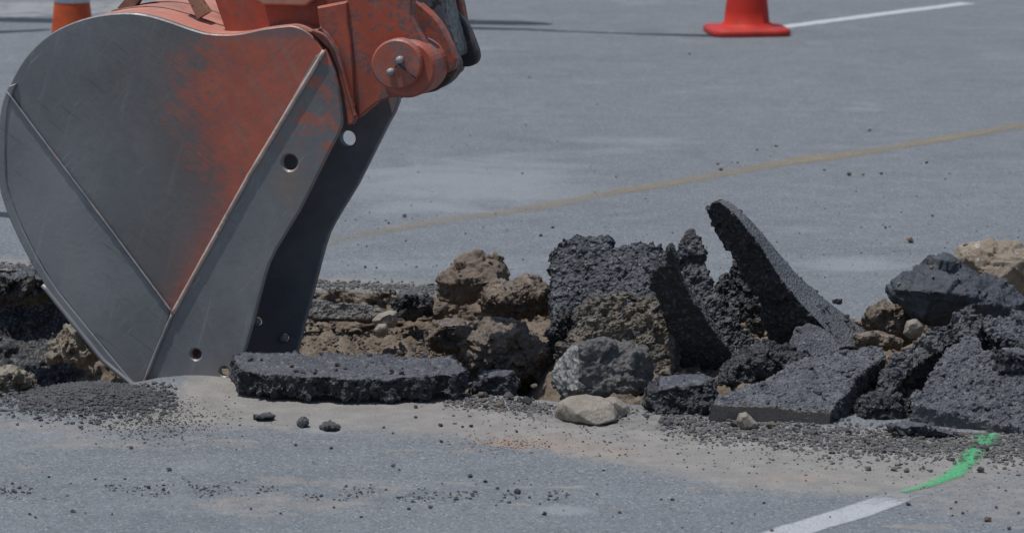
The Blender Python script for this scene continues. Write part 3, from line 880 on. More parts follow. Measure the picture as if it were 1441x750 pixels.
# chunk right of the grey rock
rock('asphalt_chunk', [(906, 560), (915, 545), (935, 530), (960, 526), (990, 525), (1008, 532), (1012, 560), (1008, 588), (960, 592), (920, 590)], 7.52, 0.18, 'asphalt_piece', 'blocky dark asphalt chunk between grey rock and flat slab', 'asphalt chunk',
     front=[(925, 548, -.06), (990, 540, -.06), (1004, 580, -.07), (930, 582, -.07)], smooth=[(UP, 1)], amp=(.010, .009, .006))
rock('asphalt_chunk', [(658, 545), (672, 528), (700, 518), (722, 522), (732, 540), (728, 556), (690, 560), (662, 556)], 7.72, 0.14, 'asphalt_piece', 'small grey asphalt chunk at the right end of the low slab', 'asphalt chunk', smooth=[(UP, 1)], amp=(.012, .010, .006))
rock('dirt_mound', [(640, 500), (655, 470), (690, 450), (730, 452), (760, 475), (775, 510), (768, 545), (720, 556), (660, 540)], 8.05, 0.3, 'brown_clod', 'heap of brown dirt below the dark clod', 'dirt heap', smooth=[(UP, .6), ((-.3, -.6, .7), .8)], amp=(.022, .014, .008), voxel=.005, lump='soil')
rock('asphalt_chunk', [(770, 470), (782, 440), (800, 430), (806, 470), (795, 500), (776, 510)], 8.05, 0.1, 'asphalt_dirty', 'shadowed chunk wedged left of the crusted chunk', 'asphalt chunk', amp=(.012, .010, .006))
# tall slab on edge, seen from its dark underside
prism('asphalt_slab', [(917, 390), (921, 380), (927, 373), (934, 376), (938, 350), (943, 346), (949, 358), (951, 370), (955, 385), (973, 419), (987, 438), (1001, 457), (1016, 480), (1030, 499), (1036, 512), (1001, 530), (950, 530), (948, 500), (945, 471), (938, 445), (931, 424), (922, 405)],
      (980, 510, 7.92), (-0.25, -0.85, -0.42), (0.012, 0.085, -0.012), 'asphalt_dark', 'narrow dark slab tilted on edge with a hooked tip', 'asphalt slab', smooth=[((.8, 0, .6), .5)], amp=(.006, .006, .004), flat=[(-0.25, -0.85, -0.42)], flat_keep=.45)
prism('dirt_crusted_chunk', [(950, 372), (958, 350), (966, 338), (974, 329), (984, 331), (990, 345), (993, 370), (1000, 400), (1016, 425), (1044, 462), (1072, 488), (1040, 510), (1010, 470), (985, 440), (962, 400)],
      (990, 440, 8.12), (0.15, -0.8, 0.5), 0.06, 'asphalt_dirty', 'spire of crusted asphalt rising behind the hooked slab', 'dirt chunk', smooth=[((.1, -.8, .5), .6)], amp=(.012, .012, .006), top_keep=0.9, lump='soil')
prism('asphalt_chunk', [(1004, 400), (1015, 390), (1028, 387), (1040, 395), (1046, 440), (1030, 455), (1012, 440)], (1025, 430, 8.3), (-0.1, -0.8, .5), 0.06, 'asphalt_dirty', 'dark chunk between the spire and the long leaning slab', 'asphalt chunk', amp=(.010, .010, .006), top_keep=.9)
prism('asphalt_chunk', [(1028, 370), (1035, 364), (1046, 372), (1060, 396), (1070, 430), (1072, 470), (1058, 470), (1042, 430), (1030, 398)], (1050, 430, 8.22), (-0.5, -0.8, .2), (0.02, .06, 0), 'asphalt_dirty', 'thin upright flake under the long leaning slab', 'asphalt chunk', smooth=[], amp=(.008, .008, .005))
# long leaning slab
prism('asphalt_slab', [(997, 292), (1002, 284), (1010, 283), (1020, 290), (1040, 309), (1058, 332), (1078, 362), (1098, 392), (1122, 422), (1146, 447), (1166, 468), (1188, 490), (1160, 500), (1118, 500), (1096, 486), (1080, 470), (1072, 450), (1068, 436), (1056, 398), (1046, 376), (1034, 360), (1019, 345), (1004, 326), (1001, 315), (996, 302)],
      (1130, 480, 7.92), (-0.25, -0.88, -0.40), (0.078, 0.19, -0.024), 'asphalt_leaning', 'long slab leaning steeply up to the left, tallest of the pile', 'asphalt slab', smooth=[((0.72, 0.0, 0.66), 1), ((0.6, -.2, 0.75), 1), ((.55, .1, .8), 1), ((.85, 0, .5), 1)], amp=(.007, .007, .004), top_keep=0.05, voxel=.0034, flat=[(-0.25, -0.88, -0.40)], flat_keep=.9,
      taper=lambda y: float(np.interp(y, [284, 345, 400, 450, 495], [.34, .42, .70, 1.10, 1.38])))
prism('asphalt_chunk', [(1120, 462), (1136, 453), (1160, 460), (1188, 487), (1165, 500), (1118, 496)], (1150, 490, 7.80), (0.2, -0.55, 0.8), 0.05, 'asphalt_grey_edge', 'flat flake at the foot of the long leaning slab', 'asphalt chunk', amp=(.006, .005, .003))
rock('asphalt_chunk', [(1000, 548), (1008, 522), (1030, 503), (1075, 480), (1110, 485), (1140, 500), (1130, 522), (1080, 545), (1030, 556)], 7.74, 0.14, 'asphalt_piece', 'dark chunk in shade behind the flat front slab', 'asphalt chunk', amp=(.010, .008, .005))
# flat front slab
prism('asphalt_slab', [(998, 567), (1030, 552), (1068, 537), (1108, 515), (1147, 495), (1195, 489), (1243, 487), (1246, 500), (1225, 515), (1204, 530), (1198, 550), (1180, 565), (1170, 579), (1120, 574), (1060, 569)],
      (1085, 572, 7.36), (0.03, -0.17, 1), 0.052, 'asphalt_brown_edge', 'flat slab with a smooth brown front edge at the pile foot', 'asphalt slab', smooth=[((.03, -.17, 1), 1)], amp=(.005, .005, .0035), top_keep=.7, flat=[(.1, -1, .05), (-.1, -1, -.1)], flat_keep=.12, voxel=.0036)
rock('stone', [(1036, 592), (1040, 581), (1050, 579), (1058, 588), (1068, 598), (1064, 606), (1045, 607)], 7.31, 0.05, 'tan_rock', 'small tan stone leaning on the brown slab edge', 'stone', amp=(.003, .001, .001), lump=False, voxel=.0025)
rock('asphalt_chunk', [(1196, 596), (1206, 566), (1236, 552), (1266, 556), (1292, 576), (1288, 603), (1240, 609), (1202, 607)], 7.47, 0.12, 'asphalt_piece', 'rough dark chunk wedged between the two front slabs', 'asphalt chunk', amp=(.014, .012, .007))
# ridge chunk and right hand slabs
prism('asphalt_chunk', [(1366, 430), (1378, 440), (1384, 455), (1378, 468), (1350, 477), (1325, 489), (1300, 506), (1280, 524), (1258, 548), (1232, 562), (1236, 540), (1246, 520), (1258, 500), (1290, 478), (1316, 456), (1345, 440)],
      (1300, 490, 7.62), (-0.25, -0.62, 0.75), 0.09, 'asphalt_dirty', 'rough ridge of asphalt running up to the black rock', 'asphalt chunk', smooth=[((-.25, -.62, .75), .8)], amp=(.012, .010, .006), top_keep=.9)
prism('asphalt_slab', [(1282, 568), (1300, 538), (1318, 510), (1334, 490), (1374, 470), (1384, 490), (1430, 505), (1480, 520), (1530, 560), (1520, 620), (1441, 606), (1400, 596), (1361, 587), (1320, 578)],
      (1361, 587, 7.32), (-0.08, -0.35, 0.93), (0, 0.01, -0.050), 'asphalt_grey_edge', 'big tilted slab at the right edge above the green stripe', 'asphalt slab', smooth=[((-.08, -.35, .93), 1)], amp=(.006, .007, .005), top_keep=.65, flat=[(-.1, -1, .0), (.15, -1, -.1)], flat_keep=.25)
prism('asphalt_slab', [(1375, 448), (1400, 441), (1441, 437), (1520, 440), (1520, 500), (1441, 484), (1400, 470), (1378, 462)],
      (1400, 470, 7.62), (-0.02, -0.3, 0.95), 0.06, 'asphalt_piece', 'slab stacked on the right edge under the black rock', 'asphalt slab', amp=(.008, .009, .006), top_keep=.8)
rock('asphalt_chunk', [(1395, 500), (1410, 488), (1450, 492), (1500, 505), (1490, 530), (1440, 525), (1405, 515)], 7.5, 0.1, 'asphalt_piece', 'crumbled lump caught between the two right hand slabs', 'asphalt chunk', smooth=[(UP, 1)], amp=(.014, .012, .007))
rock('black_rock', [(1250, 407), (1256, 394), (1266, 386), (1285, 372), (1300, 363), (1330, 363), (1356, 372), (1382, 384), (1412, 402), (1441, 422), (1458, 440), (1430, 452), (1379, 450), (1316, 458), (1295, 452), (1274, 438), (1256, 424)], 7.98, 0.2, 'slate_rock', 'large smooth black rock on top of the pile at right', 'rock',
     front=[(1262, 408, -.05), (1300, 385, -.04), (1350, 392, -.05), (1400, 412, -.06), (1300, 410, -.10), (1360, 415, -.10), (1420, 434, -.06), (1310, 444, -.07), (1370, 442, -.08)], amp=(.008, .010, .003), lump='facet', voxel=.0033)
rock('pale_rock', [(1338, 372), (1344, 352), (1354, 343), (1385, 339), (1420, 342), (1450, 352), (1470, 380), (1460, 420), (1400, 420), (1350, 400)], 8.62, 0.2, 'pale_rock', 'pale tan rock with white patches behind the black rock', 'rock',
     front=[(1358, 360, -.06), (1400, 352, -.05), (1440, 365, -.07), (1400, 400, -.1)], amp=(.006, .006, .003), lump='facet')
rock('dirt_clod', [(1214, 450), (1222, 432), (1240, 421), (1262, 428), (1285, 450), (1292, 466), (1270, 480), (1235, 480), (1218, 468)], 8.05, 0.14, 'brown_clod', 'brown clod left of the black rock', 'dirt clod', smooth=[(UP, .8)], amp=(.014, .012, .006), lump='soil')
rock('dirt_clod', [(1198, 478), (1206, 470), (1235, 466), (1262, 472), (1270, 482), (1250, 490), (1210, 490)], 7.86, 0.1, 'brown_clod', 'flat brown clod on the rear edge of the flat slab', 'dirt clod', smooth=[(UP, 1)], amp=(.010, .008, .005), lump='soil')
rock('stone', [(1270, 470), (1276, 452), (1290, 448), (1302, 458), (1296, 474), (1280, 478)], 7.92, 0.06, 'tan_rock', 'tan stone tucked below the black rock', 'stone', amp=(.003, .001, .001), lump=False, voxel=.003)
rock('asphalt_chunk', [(1248, 600), (1270, 592), (1300, 594), (1340, 606), (1372, 616), (1350, 622), (1300, 618), (1256, 612)], 7.26, 0.1, 'asphalt_piece', 'low dark chunk under the big tilted slab', 'asphalt chunk', smooth=[(UP, 1)], amp=(.010, .008, .005), voxel=.0035)
rock('asphalt_chunk', [(1168, 424), (1176, 417), (1188, 420), (1184, 428), (1172, 429)], 8.6, 0.04, 'asphalt_piece', 'small dark lump on the road behind the leaning slab', 'asphalt chunk', amp=(.004, .003, .002), voxel=.003)
# trench: grey strip, stones, clods
prism('slab_strip', [(405, 418), (440, 421), (480, 424), (515, 428), (541, 432), (546, 446), (520, 449), (480, 450), (440, 447), (405, 440)], (480, 436, 8.80), (0.02, -0.96, .3), 0.08, 'strip_grey', 'grey strip of older slab exposed in the trench wall', 'slab strip', smooth=[], amp=(.006, .004, .002), rough=.9)
rock('stone', [(524, 452), (532, 442), (548, 436), (560, 438), (562, 452), (556, 462), (536, 462)], 8.62, 0.08, 'tan_rock', 'angular tan stone on the trench dirt below the grey strip', 'stone', amp=(.004, .001, .001), lump=False, voxel=.003)
rock('stone', [(526, 464), (532, 456), (544, 456), (547, 466), (542, 474), (530, 474)], 8.54, 0.06, 'tan_rock', 'rounded small stone in front of the angular tan stone', 'stone', amp=(.003, .001, .001), lump=False, voxel=.003)
rock('dirt_clod', [(545, 424), (556, 412), (576, 408), (600, 412), (612, 426), (606, 444), (580, 450), (556, 444)], 8.82, 0.14, 'asphalt_dirty', 'grey dirt clod in the trench wall beside the boulder', 'dirt clod', smooth=[(UP, .7)], amp=(.014, .010, .006))
rock('dirt_clod', [(600, 470), (612, 452), (640, 445), (662, 455), (668, 480), (650, 500), (615, 496)], 8.35, 0.16, 'brown_clod', 'crumbly brown clod below the rounded boulder', 'dirt clod', smooth=[(UP, .8)], amp=(.016, .012, .007), lump='soil')
rock('dirt_clod', [(-20, 540), (-10, 520), (20, 512), (40, 520), (58, 532), (60, 548), (40, 560), (10, 572), (-20, 575)], 7.78, 0.14, 'light_clod', 'yellowish crumbly clod at the left edge of the trench', 'dirt clod', smooth=[(UP, .8)], amp=(.020, .014, .008), lump='soil')
rock('dirt_clod', [(62, 510), (72, 480), (92, 458), (118, 450), (140, 466), (152, 490), (140, 508), (100, 514)], 8.75, 0.22, 'light_clod', 'tan ledge of dirt in the trench wall left of the bucket', 'dirt clod', smooth=[(UP, .6)], amp=(.022, .014, .008), voxel=.005, lump='soil')
rock('dirt_clod', [(-20, 400), (0, 384), (40, 380), (80, 390), (110, 402), (100, 418), (60, 420), (20, 424), (-20, 425)], 9.1, 0.16, 'asphalt_dirty', 'crumbling asphalt rim overhanging the left trench wall', 'dirt clod', smooth=[(UP, .7)], amp=(.020, .014, .008), voxel=.005)
rock('dirt_clod', [(90, 408), (110, 402), (140, 415), (165, 440), (170, 460), (140, 455), (110, 436)], 9.0, 0.16, 'dirt_crust', 'crumbly rim piece beside the bucket shell', 'dirt clod', smooth=[(UP, .7)], amp=(.020, .014, .008), voxel=.005, lump='soil')
# clods on the pavement in front of the low slab
rock('asphalt_crumb', [(350, 588), (358, 583), (372, 581), (386, 584), (388, 588), (370, 590)], 7.42, 0.05, 'crumb_heap', 'flattened dark crumb on the dust before the low slab', 'asphalt crumb', amp=(.006, .005, .003), voxel=.003)
rock('asphalt_crumb', [(418, 596), (420, 588), (428, 586), (436, 590), (436, 600), (424, 602)], 7.36, 0.04, 'crumb_grey', 'brownish crumb beside the flat black crumbs', 'asphalt crumb', amp=(.006, .005, .003), voxel=.003)
rock('asphalt_crumb', [(448, 600), (458, 593), (472, 595), (482, 603), (470, 606), (450, 604)], 7.33, 0.06, 'crumb_heap', 'flat dark crumb on the pale scraped patch', 'asphalt crumb', amp=(.006, .005, .003), voxel=.003)

# ------------------------------------------------------------------ loose crumbs, one object each
def pebble_mesh(seed, flat=0.7):
    """angular broken crumb: hull of random points"""
    rg = random.Random(seed)
    bm = bmesh.new()
    for i in range(22):
        v = Vector((rg.gauss(0, 1), rg.gauss(0, 1), rg.gauss(0, 1))).normalized() * rg.uniform(.75, 1.1)
        bm.verts.new((v.x, v.y * (0.75 + 0.3 * rg.random()), v.z * flat))
    bmesh.ops.convex_hull(bm, input=bm.verts)
    for v in [v for v in bm.verts if not v.link_faces]: bm.verts.remove(v)
    me = bpy.data.meshes.new('crumb')
    bm.to_mesh(me); bm.free()
    return me
PEB = {}
for mt in ('crumb_dark', 'crumb_grey', 'crumb_tan', 'crumb_red'):
    PEB[mt] = []
    for i in range(6):
        me = pebble_mesh(300 + i + len(PEB) * 10)
        me.materials.append(M[mt])
        PEB[mt].append(me)
def pebble(px, py, size_px, mt, name, label, group, z=None, rg=random, cat='crumb'):
    size_px *= 0.9
    p = gnd(px, py)
    zz = gz(p.x, p.y) if z is None else z
    o = bpy.data.objects.new(name, rg.choice(PEB[mt]))
    col.objects.link(o)
    r = size_px * p.y / FPX / 2
    o.location = (p.x, p.y, zz + r * 0.55)
    o.scale = (r, r, r * (0.7 + 0.4 * rg.random()))
    o.rotation_euler = (rg.uniform(-.3, .3), rg.uniform(-.3, .3), rg.uniform(0, 6.28))
    tag(o, label, cat, group)
    return o
NEARP = [(184, 632, 8), (135, 625, 4), (203, 625, 4), (238, 663, 10), (69, 673, 6), (103, 721, 9), (416, 627, 6), (466, 631, 7), (620, 600, 9), (553, 610, 5), (662, 670, 11), (683, 678, 8), (575, 716, 7), (766, 724, 10), (727, 610, 7), (540, 602, 6), (585, 573, 8), (592, 566, 9), (665, 573, 9), (736, 583, 10), (820, 623, 5), (862, 726, 3), (954, 639, 5), (997, 638, 4), (1075, 707, 6), (1062, 723, 4), (1168, 727, 5), (1278, 711, 9), (840, 695, 5), (622, 680, 4), (700, 687, 7), (715, 691, 6), (728, 694, 12), (745, 700, 5), (470, 715, 5), (353, 717, 6), (395, 723, 5), (508, 729, 6), (606, 713, 8), (640, 703, 5), (590, 700, 6), (42, 725, 6), (50, 730, 6), (20, 693, 9), (28, 688, 8), (95, 698, 5), (120, 722, 4), (210, 686, 9), (230, 689, 8), (158, 724, 4), (640, 597, 4), (585, 588, 6), (651, 602, 6), (663, 602, 8), (621, 623, 7), (553, 656, 8), (562, 661, 5), (760, 585, 7), (855, 594, 4), (946, 702, 8), (930, 702, 5), (960, 743, 4), (1402, 716, 7), (1355, 724, 6), (1340, 726, 5), (1338, 717, 5), (1420, 745, 9), (1433, 724, 6), (1345, 708, 6), (1165, 622, 8), (990, 660, 4), (1134, 676, 4), (1061, 657, 5), (880, 640, 4)]
for i, (x, y, s) in enumerate(NEARP):
    if y < 640: where = 'the dusty strip before the low slab' if x > 330 else 'the pavement before the gravel heap'
    elif x < 330: where = 'the lower left pavement below the gravel heap'
    elif x < 600: where = 'the lower pavement right of the dark grit band'
    elif x < 900: where = 'the lower pavement below the reddish grit'
    elif x < 1150: where = 'the pavement left of the white line'
    else: where = 'the pavement right of the white and green lines'
    size = 'tiny' if s < 6 else 'small' if s < 9 else 'larger'
    pebble(x, y, s * 1.1, 'crumb_dark' if i % 5 else 'crumb_grey', 'asphalt_crumb', size + (' dark' if i % 5 else ' grey') + ' asphalt crumb on ' + where, 'asphalt crumbs on ' + where)
FARP = [(569, 306, 11), (547, 315, 6), (778, 321, 8), (761, 333, 8), (655, 330, 5), (514, 376, 7), (530, 377, 6), (586, 376, 5), (571, 341, 5), (504, 345, 4), (516, 348, 4), (736, 366, 5), (1010, 232, 6), (1038, 230, 6), (1065, 212, 6), (1092, 207, 7), (1304, 230, 7), (1312, 305, 7), (1246, 321, 6), (1160, 240, 6), (1240, 246, 8), (1215, 247, 6), (1205, 270, 4), (735, 245, 5), (662, 192, 4), (745, 110, 5), (840, 148, 4), (970, 77, 5), (1252, 320, 5), (1330, 253, 4), (1336, 245, 5), (867, 250, 5), (635, 208, 3), (500, 310, 4), (520, 300, 4), (486, 312, 4)]
for (x, y, s) in FARP:
    where = 'between the bucket and the yellow line' if x < 600 else 'behind the upright slab' if x < 960 and y > 200 else 'beyond the yellow line' if y < 235 and x < 1150 else 'near the yellow line at right'
    pebble(x, y, s * .9, 'crumb_dark', 'asphalt_crumb', ('tiny' if s < 6 else 'small') + ' dark crumb on the far road ' + where, 'crumbs on the far road ' + where)
for (x, y, s, l) in [(1281, 342, 14, 'reddish brick chip on the road behind the black rock'), (1224, 185, 7, 'reddish chip on the road just above the yellow line'), (1015, 240, 9, 'reddish chip next to the yellow line left of the pile'), (1195, 247, 10, 'brown chip on the road below the yellow line'), (872, 721, 9, 'orange chip on the bottom pavement'), (1390, 734, 14, 'brown chip at the lower right of the pavement'), (1086, 747, 9, 'reddish chip on the white line'), (1030, 736, 5, 'tiny reddish chip left of the white line')]:
    pebble(x, y, s, 'crumb_red', 'brick_chip', l, None, cat='chip')
# larger rubble along the foot of the pile
rg = random.Random(5)
FOOT = ([640, 720, 800, 900, 1000, 1100, 1180, 1300, 1441], [566, 574, 592, 596, 606, 614, 624, 628, 634])
for i in range(75):
    x = rg.uniform(655, 1441)
    y = float(np.interp(x, *FOOT)) + rg.gauss(0, 8) - 2
    if 775 < x < 895: continue
    s = rg.choice([8, 9, 10, 12, 14, 17])
    mt = rg.choice(['crumb_grey', 'crumb_grey', 'crumb_dark', 'crumb_tan'])
    lab = {'crumb_grey': 'grey lump of rubble', 'crumb_dark': 'dark lump of rubble', 'crumb_tan': 'tan lump of rubble'}[mt]
    where = 'under the low slab end' if x < 780 else 'right of the tan stone' if x < 1000 else 'along the brown slab edge' if x < 1180 else 'before the big tilted slab'
    pebble(x, y, s, mt, 'rubble_lump', ('larger ' if s > 11 else 'small ') + lab + ' ' + where, lab.replace('lump', 'lumps') + ' ' + where, rg=rg, cat='rubble')
for (x, y, s, mt, l) in [(1085, 606, 20, 'crumb_tan', 'greenish tan lump beside the small leaning stone'), (1122, 604, 16, 'crumb_grey', 'square grey chip against the brown slab edge'), (1222, 660, 14, 'crumb_tan', 'tan lump first of the cluster near the green stripe'), (1258, 661, 13, 'crumb_tan', 'rounded tan lump second in the cluster near the green stripe'), (1276, 663, 13, 'crumb_grey', 'upright grey lump nearest the green stripe'), (1380, 665, 16, 'crumb_dark', 'dark lump right of the green stripe'), (884, 563, 16, 'crumb_tan', 'small tan stone under the grey rock'), (752, 546, 15, 'crumb_tan', 'small pale stone on dirt left of the grey rock'), (742, 572, 22, 'crumb_dark', 'dark lump left of the tan stone'), (716, 564, 20, 'crumb_grey', 'grey lump beyond the low slab end')]:
    pebble(x, y, s, mt, 'rubble_lump', l, None, cat='rubble')
# stones on the trench bench
for i in range(46):
    x = rg.uniform(425, 660); y = rg.uniform(418, 498)
    mt = rg.choice(['crumb_tan', 'crumb_grey', 'crumb_dark', 'crumb_tan'])
    zb = -0.07
    p = gnd(x, y, zb)
    o = pebble(x, y, rg.choice([6, 7, 8, 10, 13]), mt, 'trench_stone', {'crumb_tan': 'small tan', 'crumb_grey': 'small grey', 'crumb_dark': 'small black'}[mt] + ' stone lying on the brown trench dirt', 'stones on the trench dirt', z=zb, rg=rg, cat='stone')
    o.location.x, o.location.y = p.x, p.y

# ------------------------------------------------------------------ gravel nobody could count
def gravel(name, pts, material, label):
    """pts: array (n,4) x y z r"""
    base = pebble_mesh(77)
    bm = bmesh.new()
    bmesh.ops.create_icosphere(bm, subdivisions=1, radius=1)
    bv = np.array([v.co[:] for v in bm.verts])
    bf = np.array([[v.index for v in f.verts] for f in bm.faces])
    bm.free()
    n = len(pts)
    th = RNG.uniform(0, 6.28, n)
    jit = 1 + RNG.uniform(-.45, .4, (n, len(bv), 1))
    V = bv[None] * jit * (np.stack([RNG.uniform(.7, 1.3, n), RNG.uniform(.7, 1.2, n), RNG.uniform(.45, .9, n)], -1))[:, None, :]
    c, s = np.cos(th)[:, None], np.sin(th)[:, None]
    V = np.stack([V[..., 0] * c - V[..., 1] * s, V[..., 0] * s + V[..., 1] * c, V[..., 2]], -1) * pts[:, 3][:, None, None]
    V = V + pts[:, None, :3]
    F = (bf[None] + (np.arange(n) * len(bv))[:, None, None]).reshape(-1, 3)
    me = bpy.data.meshes.new(name)
    fill_mesh(me, V.reshape(-1, 3), F)
    me.polygons.foreach_set('use_smooth', np.zeros(len(F), bool))
    me.materials.append(M[material])
    o = bpy.data.objects.new(name, me)
    col.objects.link(o)
    tag(o, label, kind='stuff')
def scatter_px(n, fx, fy, rmin, rmax, keep=None, power=2.5):
    X, Y = fx(n), fy(n)
    out = []
    if keep is not None:
        k = keep(X, Y); X, Y = X[k], Y[k]
    for x, y in zip(X, Y):
        p = gnd(x, y); out.append((p.x, p.y))
    out = np.array(out)
    z = ground_z(out[:, :1], out[:, 1:2])[:, 0]
    r = rmin + (rmax - rmin) * RNG.random(len(out)) ** power
    return np.stack([out[:, 0], out[:, 1], z + r * 0.3, r], -1)
g1 = scatter_px(14000, lambda n: 128 + RNG.normal(0, 52, n), lambda n: 567 + RNG.normal(0, 10.5, n), .0008, .0068, lambda X, Y: (X > -5) & (X < 250) & (Y > 545 - 0.0 * X), power=4)
gravel('gravel_heap', g1, 'crumb_heap', 'heap of fine dark gravel at the bucket tip')
g1 = scatter_px(1500, lambda n: 215 + RNG.normal(0, 50, n), lambda n: 588 + RNG.normal(0, 17, n), .0012, .003, lambda X, Y: Y > 560)
gravel('gravel_spill', g1, 'crumb_dark', 'fine dark gravel spilled on the pavement below the heap')
def foot(X): return np.interp(X, *FOOT)
xx = [None]
def fxf(n): xx[0] = 620 + 850 * RNG.random(n) ** 0.75; return xx[0]
g1 = scatter_px(7000, fxf, lambda n: foot(xx[0]) + RNG.normal(0, 1, n) * np.interp(xx[0], [640, 900, 1100], [6, 8, 12]) - 1, .0012, .0062, lambda X, Y: ~((X > 750) & (X < 930) & (Y > 586 + RNG.normal(0, 4, len(X)))))
gravel('gravel_fringe', g1, 'crumb_grey', 'grey gravel spilling along the foot of the rubble pile')
g1 = scatter_px(900, fxf, lambda n: foot(xx[0]) + np.abs(RNG.normal(0, 30, n)), .0010, .0032, lambda X, Y: ~((X > 770) & (X < 900) & (Y < 602)))
gravel('gravel_fringe', g1, 'crumb_dark', 'dark grit thrown on the dust before the pile')
g1 = scatter_px(1600, fxf, lambda n: foot(xx[0]) + RNG.normal(0, 11, n), .0009, .0050, lambda X, Y: ~((X > 750) & (X < 930) & (Y > 586)), power=4)
gravel('gravel_fringe', g1, 'crumb_tan', 'tan grit mixed into the gravel at the pile foot')
def fxb(n): xx[0] = RNG.uniform(0, 800, n); return xx[0]
g1 = scatter_px(2000, fxb, lambda n: np.interp(xx[0], [0, 150, 350, 560, 800], [694, 690, 688, 698, 694]) + RNG.normal(0, 7, n), .0007, .0042, lambda X, Y: vnoise(np.stack([X * .02, Y * .05, 0 * X], -1), 1.6, 9) > 0.0, power=4)
gravel('grit_band', g1, 'crumb_dark', 'band of dark grit along the lower pavement')
g1 = scatter_px(600, lambda n: RNG.uniform(0, 1441, n), lambda n: RNG.uniform(565, 750, n), .0006, .0024, power=3.5)
gravel('grit', g1, 'crumb_dark', 'scattered grit over the near pavement')
g1 = scatter_px(700, lambda n: RNG.uniform(420, 1441, n), lambda n: 395 - np.abs(RNG.normal(0, 90, n)), .0008, .0032, lambda X, Y: Y > 120)
gravel('grit', g1, 'crumb_dark', 'scattered grit over the road beyond the trench')
g1 = scatter_px(420, lambda n: 712 + RNG.normal(0, 45, n), lambda n: 625 + RNG.normal(0, 6, n), .0008, .0026)
gravel('brick_dust', g1, 'crumb_red', 'reddish brick grit on the pavement before the pile')
def fxl(n): xx[0] = RNG.uniform(-60, 640, n); return xx[0]
g1 = scatter_px(2600, fxl, lambda n: np.interp(xx[0], FX_px, FY_px) - 4 + RNG.normal(0, 3, n), .002, .007)
gravel('lip_crumbs', g1, 'crumb_grey', 'crumbs along the broken far lip of the trench')
gravel('loose_crumbs', np.concatenate(LOOSE[0]), 'crumb_dark', 'fine dark crumbs lying on the broken asphalt pieces')
gravel('loose_crumbs', np.concatenate(LOOSE[1]), 'soil_crumb', 'fine brown crumbs lying on the dirt clods')
# loose soil on the trench bench
bx = RNG.uniform(-0.62, 0.1, 5200); by = RNG.uniform(8.3, 8.93, 5200)
g1 = np.stack([bx, by, np.interp(bx, [-.6, .1], [-.085, -.095]) + RNG.uniform(-.02, .012, 5200), .0015 + .008 * RNG.random(5200) ** 4], -1)
gravel('loose_soil', g1, 'soil_crumb', 'loose brown soil and grit on the trench bench')

